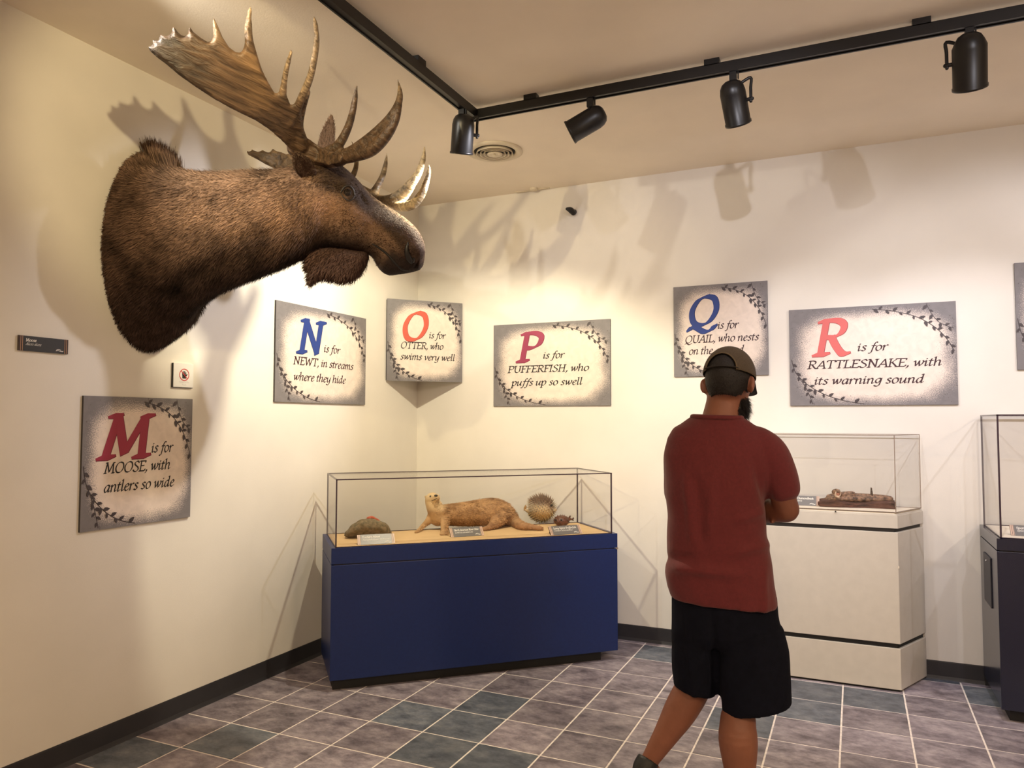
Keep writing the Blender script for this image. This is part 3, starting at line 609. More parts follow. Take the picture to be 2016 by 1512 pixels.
# ------------------------------------------------------------------ small plaques
M_pg = mat('grey_plaque', (.17, .165, .165), .35); M_pd = mat('dark_plaque', (.03, .03, .032), .35); M_cop = mat('copper_stripe', (.55, .33, .20), .35); M_brown = mat('dark_brown_plaque_end', (.05, .022, .014), .4)
M_wht = flat('white_print', (.85, .83, .78)); M_pb = mat('plaque_body', (.07, .045, .035), .5)
def plaque(label, a, b, hgt, lean, lines, face, light):
    """a, b = lower front corners; leans back on a wedge when lean > 0"""
    a, b = Vector(a), Vector(b); e = (b-a).normalized(); w = (b-a).length; n = Vector((e.y, -e.x, 0)); up = (Vector((0, 0, 1))*math.cos(lean)-n*math.sin(lean)); fn = e.cross(up).normalized()
    if fn.dot(n) < 0: fn = -fn
    place = lambda u, v, dz: a+e*u+up*v+fn*dz
    t = empty('name_plaque', (a+b)/2, label, 'plaque', 'small name plaques')
    th = .008; bm = bmesh.new(); R = []
    for z, q in ((-th, 0), (0, 0)): R.append([place(0, 0, z), place(w, 0, z), place(w, hgt, z), place(0, hgt, z)])
    rings(bm, R); obj('plate', bm, M_pb, t)
    if lean > .1:
        top = place(0, hgt, -th); back = Vector((top.x, top.y, a.z))-n*.03
        bm = bmesh.new(); rings(bm, [[place(u, .001, -th), place(u, hgt*.97, -th), Vector((back.x, back.y, a.z+.0005))+e*u] for u in (w*.1, w*.9)]); obj('wedge_stand', bm, M_pb, t)
    def strip(nm, u0, u1, m, dz):
        bm = bmesh.new(); rings(bm, [[place(u, v, z) for u, v in ((u0, .0), (u1, .0), (u1, hgt), (u0, hgt))] for z in (0, dz)]); obj(nm, bm, m, t)
    s = w*.017
    strip('face', s*5, w-s*5, face, .001)
    for q in (0, w-s*5.0): strip('end_band', q, q+s*5.0, light, .0008); 
    for q in (s*1.9, s*4.1, w-s*2.4, w-s*4.5): strip('end_stripe', q, q+s*.45, M_cop if light is M_brown else M_pb, .0014)
    fs = .40*hgt/100*.62
    for k, l in enumerate(lines):
        bm = bmesh.new()
        sc = fs*(1.08 if k == 0 else .95); tw = text_width(l, 3)*sc; mxw = w*.74
        sx = sc*min(1, mxw/tw); text_mesh(bm, l, place, s*8, hgt*(.64-.25*k), sx, sc*1.05, .0016, 13 if k == 0 else 9, .5, 6 if k == 0 else 3.5, shear=.0 if k == 0 else .22, track=3)
        print_faces('printed_name', bm, M_wht, t, fn)
    bm = bmesh.new()                                   # little drawn logo: a wavy line ending in an upstroke
    for pts in ([(.74, .16), (.79, .20), (.84, .14), (.88, .17)], [(.86, .13), (.895, .16), (.90, .30)], [(.75, .22), (.80, .27), (.85, .22)]):
        C = [cr(pts, k/5) for k in range((len(pts)-1)*5+1)]
        for p, q in zip(C, C[1:]): bm.faces.new([bm.verts.new(place(x*w, y*hgt, .0017)) for x, y in ((p[0], p[1]-.018), (q[0], q[1]-.018), (q[0], q[1]+.018), (p[0], p[1]+.018))])
    print_faces('logo', bm, M_wht, t, fn)
    return t
plaque('dark Moose name plaque with copper ends on the left wall', (.01, -3.110, 1.780), (.01, -2.897, 1.780), .0625, 0, ['Moose', 'Alces alces'], M_pd, M_brown)
M_cr = mat('pale_pink_band', (.62, .45, .36), .4)
zz = ZD+.001
def pz(x, y, z): return hit(x, y, 2, z)
plaque('grey newt name plaque in front of the green-brown rock', pz(704.5, 1073, zz), pz(778, 1069.5, zz), .068, .75, ['Eastern Newt', 'Notophthalmus viridescens'], M_pg, M_cr)
plaque('grey otter name plaque in front of the otter', pz(888.5, 1058, zz), pz(953.5, 1054, zz), .066, .75, ['North American River Otter', 'Lontra canadensis'], M_pg, M_cr)
plaque('grey pufferfish name plaque in front of the small brown puffer', pz(1085.5, 1054, zz), pz(1147, 1050, zz), .066, .75, ['Long-Spine Pufferfish', 'Diodon holocanthus'], M_pg, M_cr)
zw = .983
qa = pz(1613, 996.5, zw); qb = pz(1540, 993, zw)
plaque('grey snake name plaque partly hidden by the man elbow, on the off-white case', qb, qa, .06, .35, ['Western Diamondback', 'Crotalus atrox'], M_pg, M_cr)
qa = pz(1991, 1054, zt3+.001); plaque('grey name plaque in the shaded navy case at the right edge', qa, qa+Vector((.2, 0, 0)), .066, .75, ['Spotted Skunk', 'Spilogale putorius'], M_pg, M_cr)
# ------------------------------------------------------------------ do-not-touch plate
o = Vector((0, -2.337, 1.661)); w, h = .124, .122; th = .012
pl = lambda u, v, dz: o+Vector((th+dz, u, v))
t = empty('no_touch_sign', (0, -2.275, 1.722), 'small white square plate with a crossed-out hand below the moose', 'sign')
obj('plate', bx(.0005, th, o.y, o.y+w, o.z, o.z+h), flat('white_plastic', (.86, .85, .83), .4), t)
obj('dark_backing', bx(.0002, th-.003, o.y-.003, o.y+w, o.z-.003, o.z+h-.001), M_black, t)
def band(bm, C, r, dz, closed=False):
    C = [np.array(c) for c in C]
    for a, b in zip(C, C[1:]+([C[0]] if closed else [])):
        d = b-a; q = np.array((-d[1], d[0])); q = q/(np.linalg.norm(q)+1e-9)*r; bm.faces.new([bm.verts.new(pl(*p, dz)) for p in (a+q, b+q, b-q, a-q)])
cx, cy, R = .066, .064, .029; nx = Vector((1, 0, 0))
bm = bmesh.new()
for k in range(5):                                     # hand symbol: palm and fingers
    if k < 4: x = cx-.0105+.0065*k; band(bm, [(x, cy-.004), (x+.0005, cy+(.014, .020, .019, .013)[k])], .0025, .0006)
band(bm, [(cx-.001, cy-.019), (cx-.0005, cy+.001)], .0115, .0006); band(bm, [(cx+.008, cy-.010), (cx+.018, cy+.004)], .0028, .0006)
print_faces('hand_symbol', bm, INK2, t, nx)
bm = bmesh.new(); band(bm, [(cx+R*math.cos(a*math.pi/18), cy+R*math.sin(a*math.pi/18)) for a in range(36)], .0022, .0009, True); band(bm, [(cx-R*.70, cy+R*.70), (cx+R*.70, cy-R*.70)], .002, .0012)
print_faces('red_ring', bm, flat('sign_red', (.60, .02, .03)), t, nx)
s = .00011
for txt, y in (('Please Do Not', .023), ('Touch', .009)): bm = bmesh.new(); text_mesh(bm, txt, lambda u, v, dz: pl(u, v, dz), cx-text_width(txt, 2)*s/2, y, s, s, .0008, 8, .5, 3, shear=0, track=2); print_faces('printed_words', bm, flat('pale_grey_print', (.55, .55, .56)), t, nx)
# ================================================================== moose head mount
MO = empty('moose_head_mount', (0, -2.49, 2.31), 'huge brown antlered moose shoulder mount turned toward the corner on the left wall', 'taxidermy')
M_skin = mat('moose_skin', (1, 1, 1), .8, spec=.2, var=.25, vscale=30, bump=.5, bscale=110, attr=True)
M_fur = mat('moose_fur', (1, 1, 1), .85, attr=True, spec=.08)
M_eye = mat('dark_glass_eye', (.008, .005, .004), .04, spec=.8); M_nos = mat('dark_nostril', (.006, .004, .004), .5)
# (top px, bottom px, distance, half width, narrowing toward the top)
RW = [((0.004, -2.49, 2.800), (0.004, -2.49, 1.830), .250, 0), ((.06, -2.49, 2.79), (.05, -2.49, 1.85), .262, 0)]
RP = [((338, 331), (345, 645), 3.58, .262, .05), ((385, 341), (396, 598), 3.575, .245, .08), ((435, 343), (450, 568), 3.59, .215, .08), ((490, 339), (508, 546), 3.605, .19, .08),
      ((540, 336), (560, 526), 3.625, .17, .05), ((588, 330), (604, 505), 3.65, .158, .0), ((628, 318), (634, 490), 3.675, .150, -.05), ((664, 322), (664, 490), 3.695, .142, -.1),
      ((700, 352), (692, 492), 3.715, .135, -.2), ((733, 386), (716, 497), 3.735, .115, -.3), ((766, 409), (734, 506), 3.75, .108, -.3), ((797, 430), (748, 530), 3.765, .108, -.12),
      ((819, 450), (764, 541), 3.775, .112, .02), ((833, 474), (784, 540), 3.783, .108, .08), ((837, 498), (808, 536), 3.79, .085, .1), ((833, 515), (824, 531), 3.79, .045, 0)]
RR = [(Vector(a), Vector(b), hw, k) for a, b, hw, k in RW]+[(P(*a, D), P(*b, D), hw, k) for a, b, D, hw, k in RP]
NR, NT = 108, 84; ns = len(RR)
tab = [tuple(a)+tuple(b)+(hw, k) for a, b, hw, k in RR]
cs = [(Vector(a)+Vector(b))/2 for a, b, _, _ in RR]
def moose_ring(s):
    q = cr(tab, s); a, b = Vector(q[:3]), Vector(q[3:6]); return a, b, q[6], q[7]
def lateral(s):
    e = .35; a0, b0, _, _ = moose_ring(max(0, s-e)); a1, b1, _, _ = moose_ring(min(ns-1, s+e)); d = (a1+b1-a0-b0); d.z = 0; d.normalize()
    if s < 1.6: d = Vector((1, 0, 0)).lerp(d, max(0, (s-.6))).normalized() if s > .6 else Vector((1, 0, 0))
    return Vector((d.y, -d.x, 0))                      # toward the camera side
def g2(s, v, s0, v0, ss, sv): return math.exp(-((s-s0)/ss)**2-((v-v0)/sv)**2)
def moose_shape(s, th):
    """point on the hide: th 0 = top, pi = bottom, both sides alike"""
    a, b, hw, k = moose_ring(s); c = (a+b)/2; L = lateral(s); ct, st = math.cos(th), math.sin(th); v = (1+ct)/2
    w = hw*(1+k*ct)
    av = abs(st)
    if s > 6: w *= 1-.22*sstep(7.2, 9, s)*g2(s, v, s, .28, 1, .22)          # hollow under the cheek
    d = 0
    d += .016*g2(s, v, 9.5, .72, .45, .09)+.012*g2(s, v, 9.9, .86, .5, .09)     # brow ridge above the eye
    d -= .020*g2(s, v, 10.35, .70, .32, .07)                                    # eye socket
    d += .014*g2(s, v, 9.4, .36, 1.1, .16)                                     # jaw muscle
    d -= .012*g2(s, v, 8.2, .10, 1.2, .06)                                     # jaw to throat crease
    d += .012*g2(s, v, 15.2, .62, .7, .2); d -= .028*g2(s, v, 16.25, .40, .26, .2)  # nostril wing and opening
    d -= .013*g2(s, v, 13.2+1.4*(.42-v), .34, .55, .05)                          # corner of the mouth
    d += .018*g2(s, v, 3.6, .28, 1.3, .14)-.016*g2(s, v, 2.9, .17, 1.6, .05)       # shoulder fold
    d -= .010*g2(s, v, 5.3, .30, 1.8, .05)
    d += .004*math.sin(s*5.1+th*3)*sstep(1, 2, s)*(1-sstep(6, 7, s))
    n = 1.0+.0*av
    sgn = 1 if st >= 0 else -1
    return c + (a-b)/2*ct*n + L*(st*w + sgn*d*min(1, av*1.6))
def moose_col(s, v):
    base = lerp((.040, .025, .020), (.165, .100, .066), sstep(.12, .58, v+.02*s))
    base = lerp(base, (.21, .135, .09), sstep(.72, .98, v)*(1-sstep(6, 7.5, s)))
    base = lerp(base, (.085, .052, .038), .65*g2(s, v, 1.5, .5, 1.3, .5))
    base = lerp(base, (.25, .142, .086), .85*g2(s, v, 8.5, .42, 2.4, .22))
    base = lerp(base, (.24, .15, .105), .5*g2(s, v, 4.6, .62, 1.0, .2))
    face = sstep(7.0, 8.6, s)*sstep(.46, .62, v+.015*(s-9)); base = lerp(base, (.036, .022, .015), .95*face)  # dark brown face, darkened further to stand for the antler shadow
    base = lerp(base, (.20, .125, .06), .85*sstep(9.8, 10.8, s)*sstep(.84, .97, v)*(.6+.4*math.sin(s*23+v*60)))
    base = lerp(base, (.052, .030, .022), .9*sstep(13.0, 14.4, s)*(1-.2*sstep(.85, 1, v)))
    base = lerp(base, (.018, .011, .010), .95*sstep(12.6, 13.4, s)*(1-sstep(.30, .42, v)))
    base = lerp(base, (.022, .014, .012), .9*g2(s, v, 8.0, .03, 2.2, .07)); base = lerp(base, (.030, .019, .014), .8*g2(s, v, 10.2, .72, .8, .16)); base = lerp(base, (.028, .018, .015), .75*g2(s, v, 2.6, .17+.03*math.sin(s*2), 1.9, .07)); base = lerp(base, (.05, .03, .024), .6*g2(s, v, 5.6, .24, 1.6, .06))  # dark throat and eye surround; shade of the neck folds painted in
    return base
bm = bmesh.new(); GV = []
for i in range(NR):
    s = (ns-1)*i/(NR-1); GV.append([moose_shape(s, 2*math.pi*k/NT) for k in range(NT)])
VV = rings(bm, GV)
bmesh.ops.recalc_face_normals(bm, faces=bm.faces[:])
me = bpy.data.meshes.new('hide'); bm.to_mesh(me); bm.free()
SV = [((ns-1)*i/(NR-1), (1+math.cos(2*math.pi*k/NT))/2) for i in range(NR) for k in range(NT)]
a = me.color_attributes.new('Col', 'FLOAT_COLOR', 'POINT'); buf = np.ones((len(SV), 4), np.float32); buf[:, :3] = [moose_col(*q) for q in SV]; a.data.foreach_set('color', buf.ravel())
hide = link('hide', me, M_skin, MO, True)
from mathutils.kdtree import KDTree
kd = KDTree(len(SV)); [kd.insert(v.co, i) for i, v in enumerate(me.vertices)]; kd.balance()
TAN = [GV[max(0, i-1)][k]-GV[min(NR-1, i+1)][k] for i in range(NR) for k in range(NT)]
def moose_hair(c, q):
    _, i, _ = kd.find(c); s, v = SV[i]
    if s < .25: return None
    de = (Vector(c)-EYE).length
    if de < .030: return None
    t = np.array(TAN[i]); t /= (np.linalg.norm(t)+1e-9); L = .030 if s < 7 else .022-.012*sstep(7.5, 10, s)
    d = t*.8+q*.42+np.array((0, 0, -.42 if v < .85 else -.05))
    if s > 15.3 or (s > 12.8 and v < .33): L = .005
    if s < 2.3 and v > .985: L = .085; d = t*.55+np.array((0, 0, .9))+q*.3
    elif v < .06 and s < 7: L = .03; d = t*.6+np.array((0, 0, -.6))
    elif v < .2 and s < 7: L = .032
    wv = .82+.75*perlin(Vector(c)*9)+.35*perlin(Vector(c)*26)
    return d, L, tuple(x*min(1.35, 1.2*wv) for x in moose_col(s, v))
# rim of loose hair where the cape meets the wall
bv = BVHTree.FromPolygons([v.co for v in me.vertices], [p.vertices[:] for p in me.polygons])
def on_hide(px, py, out=0):
    d = ray(px, py).normalized(); h = bv.ray_cast(CAM, d); return h[0]+h[1]*out, h[1]
c, n = on_hide(684, 379, -.013); bm = bmesh.new(); ellip(bm, c, ((.0215, 0, 0), (0, .0215, 0), (0, 0, .0215)), 24, 14); eye = obj('eye', bm, M_eye, MO, True)
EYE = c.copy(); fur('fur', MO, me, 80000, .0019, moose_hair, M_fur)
def on_tube(name, pts, rad, m, out=0, flat=1.0):
    bm = bmesh.new(); tube(bm, [on_hide(x, y, out)[0] for x, y in pts], rad, 10, 4, flat=flat); return obj(name, bm, m, MO, True)
M_lid = mat('dark_eyelid', (.016, .010, .008), .5)
on_tube('upper_eyelid', [(671, 379), (677, 369), (687, 366), (695, 374), (698, 385)], [.003, .0055, .006, .005, .003], M_lid, .001)
on_tube('lower_eyelid', [(671, 381), (678, 390), (687, 395), (695, 391), (698, 386)], [.002, .004, .0045, .004, .002], M_lid, -.001)
on_tube('nostril', [(803, 478), (801, 492), (804, 506), (811, 515), (815, 508)], [.005, .012, .016, .013, .004], M_nos, -.001)
on_tube('mouth_line', [(733, 480), (748, 489), (764, 502), (778, 518), (792, 530), (806, 533)], [.003, .006, .006, .006, .006, .003], M_nos, -.001)
# far side eye and nostril, mirrored through the head's own mid plane
def mirror_pt(p):
    _, i, _ = kd.find(p); k = i % NT; return GV[i//NT][(NT-k) % NT]
bm = bmesh.new(); ellip(bm, mirror_pt(c)+(cs[10]-c).normalized()*.0, ((.02, 0, 0), (0, .02, 0), (0, 0, .02)), 16, 10); obj('eye', bm, M_eye, MO, True)
bm = bmesh.new(); tube(bm, [mirror_pt(on_hide(x, y)[0]) for x, y in ((803, 482), (802, 495), (808, 510))], [.006, .012, .006], 10, 3); obj('nostril', bm, M_nos, MO, True)
# dewlap (bell)
bell = [(602, 478), (640, 480), (690, 488), (724, 494), (727, 507), (722, 524), (712, 540), (697, 552), (680, 556), (662, 553), (645, 549), (632, 549), (622, 556), (612, 562), (607, 556), (606, 540), (600, 522), (597, 500)]
bm = bmesh.new(); slab_from_outline(bm, bell, lambda x, y: 3.675+.0006*(x-600), .055, 8, .004)
bmesh.ops.recalc_face_normals(bm, faces=bm.faces[:]); mb = bpy.data.meshes.new('dewlap'); bm.to_mesh(mb); bm.free(); colour(mb, lambda c, n: (.062, .036, .030)); link('dewlap', mb, M_skin, MO, True)
fur('dewlap_fur', MO, mb, 5200, .0019, lambda c, q: (np.array((-.35, -.3, -.75))*.8+q*.35, .030, (.10, .058, .045)), M_fur)
# ears
M_ear = mat('ear_inner', (.075, .05, .037), .8, var=.2, vscale=40)
def ear(base, tip, D0, D1, wd, name):
    a = P(*base, D0); b = P(*tip, D1); ax = b-a; L = ax.length; ax.normalize(); sd = ax.cross(_f).normalized(); nn = sd.cross(ax)
    bm = bmesh.new(); R = []
    for i in range(9):
        t = i/8; w = wd*(math.sin(math.pi*min(1, .12+t*.86))**.7)*(1-.25*t)+.002; c = a+ax*L*t
        R.append([c+sd*w*math.cos(k*math.pi/8)+nn*w*(.62*math.sin(k*math.pi/8) if k <= 8 else .35*math.sin(k*math.pi/8)+.30*(1-abs(math.cos(k*math.pi/8)))) for k in range(16)])
    rings(bm, R); bmesh.ops.recalc_face_normals(bm, faces=bm.faces[:]); m = bpy.data.meshes.new(name); bm.to_mesh(m); bm.free(); colour(m, lambda c, n: (.13, .085, .06)); link(name, m, M_skin, MO, True)
    fur('ear_fur', MO, m, 2600, .0016, lambda c, q: (np.array(ax)*.8+q*.4, .016, (.15, .095, .066)), M_fur)
ear((634, 325), (652, 229), 3.76, 3.86, .042, 'ear')
ear((612, 350), (583, 303), 3.56, 3.40, .048, 'ear')
# antlers
def antler_mat():
    m = mat('antler_bone', (.3, .2, .1), .48); nt = m.node_tree; b = nt.nodes['Principled BSDF']; L = nt.links.new
    d = (P(310, 130, 2.93)-P(600, 270, 3.45)).normalized()
    tc = nt.nodes.new('ShaderNodeTexCoord'); dot = nt.nodes.new('ShaderNodeVectorMath'); dot.operation = 'DOT_PRODUCT'; dot.inputs[1].default_value = d; L(tc.outputs['Object'], dot.inputs[0])
    sc = nt.nodes.new('ShaderNodeVectorMath'); sc.operation = 'SCALE'; sc.inputs[0].default_value = d*.88; L(dot.outputs['Value'], sc.inputs['Scale'])
    su = nt.nodes.new('ShaderNodeVectorMath'); su.operation = 'SUBTRACT'; L(tc.outputs['Object'], su.inputs[0]); L(sc.outputs[0], su.inputs[1])
    n1 = nt.nodes.new('ShaderNodeTexNoise'); n1.inputs['Scale'].default_value = 52; n1.inputs['Detail'].default_value = 6; n1.inputs['Distortion'].default_value = .5; L(su.outputs[0], n1.inputs[0])
    n2 = nt.nodes.new('ShaderNodeTexNoise'); n2.inputs['Scale'].default_value = 6; n2.inputs['Detail'].default_value = 5; L(su.outputs[0], n2.inputs[0])
    at = nt.nodes.new('ShaderNodeAttribute'); at.attribute_name = 'Col'
    r = nt.nodes.new('ShaderNodeValToRGB'); e = r.color_ramp.elements; e[0].position = .36; e[0].color = (.34, .31, .29, 1); e[1].position = .66; e[1].color = (1.45, 1.38, 1.28, 1); L(n1.outputs[0], r.inputs[0])
    mx = nt.nodes.new('ShaderNodeMix'); mx.data_type = 'RGBA'; mx.blend_type = 'MULTIPLY'; mx.inputs[0].default_value = .8; L(at.outputs['Color'], mx.inputs[6]); L(r.outputs[0], mx.inputs[7])
    hs = nt.nodes.new('ShaderNodeHueSaturation'); mr = nt.nodes.new('ShaderNodeMapRange'); mr.inputs[1].default_value = .3; mr.inputs[2].default_value = .7; mr.inputs[3].default_value = .6; mr.inputs[4].default_value = 1.35; L(n2.outputs[0], mr.inputs[0]); L(mr.outputs[0], hs.inputs['Value']); L(mx.outputs[2], hs.inputs['Color']); L(hs.outputs[0], b.inputs['Base Color'])
    bp = nt.nodes.new('ShaderNodeBump'); bp.inputs['Strength'].default_value = .9; bp.inputs['Distance'].default_value = .012; L(n1.outputs[0], bp.inputs['Height']); L(bp.outputs[0], b.inputs['Normal']); return m
M_ant = antler_mat()
Z1 = lambda x, y: (180+x*.34722, y*.34722)
ANT = [(1130, 850), (1080, 800), (1020, 745), (940, 690), (800, 620), (700, 565), (600, 500), (500, 430), (430, 370), (370, 325), (332, 290), (317, 262), (334, 258), (350, 262), (341, 220), (358, 224), (380, 234), (387, 192), (402, 196), (425, 207), (453, 190), (460, 150), (468, 138), (474, 158), (492, 185), (522, 206), (548, 196), (549, 160), (557, 149), (580, 182), (622, 215), (660, 238), (685, 228), (690, 190), (685, 110), (693, 96), (704, 115), (717, 145), (745, 212), (780, 266), (820, 296), (850, 297), (866, 262), (872, 200), (873, 130), (886, 58), (901, 34), (911, 55), (907, 130), (916, 220), (940, 310), (966, 390), (1000, 460), (1038, 525), (1060, 527), (1072, 480), (1088, 400), (1113, 320), (1131, 264), (1141, 296), (1127, 370), (1110, 450), (1108, 540), (1130, 597), (1150, 588), (1190, 500), (1228, 410), (1250, 310), (1262, 200), (1254, 112), (1264, 87), (1286, 140), (1293, 220), (1281, 310), (1247, 440), (1212, 540), (1188, 640), (1196, 710), (1225, 780), (1290, 828), (1340, 850), (1400, 862), (1430, 885), (1410, 925), (1340, 938), (1240, 912), (1170, 880)]
cx0, cy0 = Z1(1250, 880)
def antD(x, y):
    t = math.hypot(x-cx0, y-cy0)/330; return 3.60-.92*(1-math.exp(-t*1.28))
bm = bmesh.new(); slab_from_outline(bm, [Z1(*p) for p in ANT], antD, .017, 7, .002)
def tine(pts, Ds, rad, flat=1.0):
    tube(bm, [P(*Z1(*p), D) for p, D in zip(pts, Ds)], rad, 14, 5, flat=flat)
tine([(1150, 840), (1240, 868), (1330, 900), (1420, 905)], (3.52, 3.56, 3.60, 3.60), (.038, .046, .042, .03))
tine([(1165, 830), (1130, 760), (1085, 690)], (3.50, 3.44, 3.39), (.036, .030, .018))
tine([(1185, 830), (1170, 720), (1190, 620), (1225, 520)], (3.5, 3.42, 3.36, 3.31), (.034, .026, .020, .014))
def palm_tine(pts, rad):
    q = [Z1(*p) for p in pts]; tube(bm, [P(x, y, antD(x, y)) for x, y in q], rad, 14, 5)
palm_tine([(1120, 700), (1155, 640), (1196, 550), (1240, 440), (1266, 320), (1278, 210), (1265, 95)], [.022, .019, .017, .0150, .0135, .0110, .002])
palm_tine([(1075, 640), (1082, 560), (1092, 470), (1108, 380), (1132, 272)], [.018, .0155, .0130, .0105, .002])
palm_tine([(985, 520), (945, 420), (912, 310), (893, 220), (891, 130), (901, 42)], [.020, .0205, .0195, .0165, .0135, .002])
palm_tine([(790, 330), (745, 265), (712, 195), (695, 104)], [.016, .0160, .0125, .002])
tine([(1310, 870), (1395, 828), (1450, 735), (1480, 640), (1496, 550), (1505, 473)], (3.57, 3.53, 3.50, 3.48, 3.46, 3.45), (.024, .023, .019, .016, .012, .002))
tine([(1350, 895), (1450, 868), (1540, 812), (1620, 745), (1690, 672), (1735, 600), (1750, 530), (1736, 447)], (3.58, 3.52, 3.47, 3.43, 3.40, 3.38, 3.37, 3.36), (.028, .024, .024, .022, .020, .018, .013, .002))
tine([(1400, 905), (1500, 880), (1590, 845), (1670, 770), (1725, 680), (1748, 590)], (3.58, 3.51, 3.46, 3.42, 3.39, 3.375), (.026, .030, .032, .026, .018, .012))
tine([(1360, 930), (1330, 950), (1300, 985)], (3.62, 3.64, 3.66), (.04, .045, .04))
me = remesh(bm, .0055, 3, 'antler')
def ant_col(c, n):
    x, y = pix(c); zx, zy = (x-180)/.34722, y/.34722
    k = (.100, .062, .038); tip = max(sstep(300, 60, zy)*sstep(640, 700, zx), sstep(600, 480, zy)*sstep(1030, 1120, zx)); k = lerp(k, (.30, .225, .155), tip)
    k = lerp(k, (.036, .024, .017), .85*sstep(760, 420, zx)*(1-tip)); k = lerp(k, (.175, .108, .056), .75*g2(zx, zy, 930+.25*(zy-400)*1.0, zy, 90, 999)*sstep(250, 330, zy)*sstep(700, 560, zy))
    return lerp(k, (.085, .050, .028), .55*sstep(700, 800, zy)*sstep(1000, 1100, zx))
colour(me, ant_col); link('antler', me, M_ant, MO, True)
bm = bmesh.new()
FAR = [(868, 846), (890, 880), (940, 905), (990, 935), (1050, 962), (1100, 985), (1180, 1010), (1260, 1000), (1250, 900), (1160, 870), (1125, 868), (1105, 874), (1085, 864), (1050, 856), (1028, 842), (1012, 864), (992, 862), (972, 849), (945, 862), (925, 852), (902, 841), (905, 862)]
slab_from_outline(bm, [Z1(*p) for p in FAR], lambda x, y: 4.03+.03*math.sin(x*.05), .016, 7, .002)
tine([(1370, 900), (1330, 930), (1290, 960), (1330, 1000)], (3.70, 3.82, 3.94, 3.99), (.045, .042, .04, .036))
tine([(1220, 960), (1330, 1000), (1430, 1040), (1520, 1080), (1620, 1130)], (4.02, 3.98, 3.98, 4.0, 4.02), (.03, .036, .036, .034, .03))
tine([(1420, 1040), (1470, 1010), (1497, 960), (1503, 900), (1490, 840), (1475, 800)], (3.99, 4.01, 4.04, 4.06, 4.07, 4.08), (.024, .018, .014, .012, .009, .002))
tine([(1590, 1115), (1620, 1060), (1650, 1000), (1668, 930), (1675, 866)], (4.01, 4.04, 4.07, 4.09, 4.1), (.028, .020, .016, .012, .002))
tine([(1600, 1130), (1680, 1140), (1750, 1105), (1810, 1045), (1855, 980), (1882, 900), (1889, 820)], (4.02, 4.0, 3.98, 3.96, 3.95, 3.94, 3.94), (.030, .031, .029, .026, .020, .014, .002))
tine([(1680, 1150), (1750, 1172), (1820, 1160), (1872, 1100), (1902, 1020), (1914, 965), (1911, 922)], (4.0, 3.97, 3.94, 3.92, 3.91, 3.9, 3.9), (.022, .025, .026, .022, .016, .010, .002))
tine([(1745, 1160), (1790, 1105), (1820, 1060), (1832, 1035)], (3.98, 4.0, 4.02, 4.03), (.02, .017, .014, .01))
me = remesh(bm, .0055, 3, 'antler')
colour(me, lambda c, n: lerp((.14, .09, .045), (.50, .41, .27), sstep(1620, 1740, (pix(c)[0]-180)/.34722))); link('antler', me, M_ant, MO, True)  # forward tines painted paler for the lamp light falling on them
# ================================================================== exhibits in the corner case
M_hide = mat('otter_hide', (1, 1, 1), .75, attr=True, bump=.15, bscale=160); M_ofur = mat('otter_fur', (1, 1, 1), .6, attr=True, spec=.25)
zc = ZD+.0005
D0 = depth(hit(930, 1038, 2, zc)); kx = .00105
def Q(px, py, dd=0): return P(px, py, D0+(px-930)*kx+dd)
OT = empty('river_otter', hit(930, 1036, 2, zc), 'golden brown stuffed river otter with cream head lying on the tan case deck', 'taxidermy')
R = lambda r: r*D0*MPP
bm = bmesh.new()
tube(bm, [Q(862, 1012), Q(885, 1013), Q(915, 1012), Q(945, 1009), Q(970, 1008), Q(990, 1014), Q(1002, 1022)], [R(18), R(21), R(24), R(26), R(28), R(25), R(15)], 20, 5)
tube(bm, [Q(864, 1018, -.02), Q(857, 1002, -.02), Q(851, 988, -.02), Q(851, 981, -.02)], [R(19), R(16.5), R(14), R(12.5)], 18, 5)
hc = Q(850, 983, -.025); nd = (Q(859.5, 976.5, -.10)-hc).normalized()
ellip(bm, hc, (nd*R(14), nd.cross(Vector((0, 0, 1))).normalized()*R(13.2), Vector((0, 0, 1))*R(12.2)), 20, 12)
tube(bm, [hc, Q(856, 980, -.06), Q(859.0, 979, -.085)], [R(11), R(8.5), R(6.0)], 16, 4)
for px in (838.5, 862.5): ellip(bm, Q(px, 978, .015 if px < 850 else .02), (Vector((R(3.4), 0, 0)), Vector((0, R(2.2), 0)), Vector((0, 0, R(3.8)))), 10, 6)
tube(bm, [Q(850, 1018, -.01), Q(842, 1027, -.02), Q(832, 1036, -.02), pz(824, 1044, zc+.010), pz(818.5, 1047.5, zc+.006)], [R(10), R(6.5), R(4.6), R(3.6), R(3.0)], 12, 4)
tube(bm, [Q(872, 1008, -.05), Q(875, 1022, -.07), pz(874, 1040, zc+.022), pz(874, 1046, zc+.013)], [R(11), R(9), R(6.5), R(4.6)], 14, 4)
for dx in (-6, -2.5, 1.5, 5.5): tube(bm, [pz(874+dx*.5, 1045, zc+.010), pz(874+dx*1.0, 1049.5, zc+.008), pz(874+dx*1.25, 1053, zc+.004)], [R(2.5), R(2.3), R(1.3)], 8, 3)
tube(bm, [Q(985, 1014, -.05), Q(978, 1026, -.09), pz(965, 1037, zc+.020), pz(955, 1041, zc+.013), pz(946, 1042, zc+.009)], [R(17), R(13), R(6.5), R(4.5), R(3.4)], 14, 4)
for dy in (-2, 0, 2): tube(bm, [pz(948, 1042+dy*.3, zc+.008), pz(939.5, 1042.5+dy*.9, zc+.005)], [R(1.8), R(.9)], 8, 2)
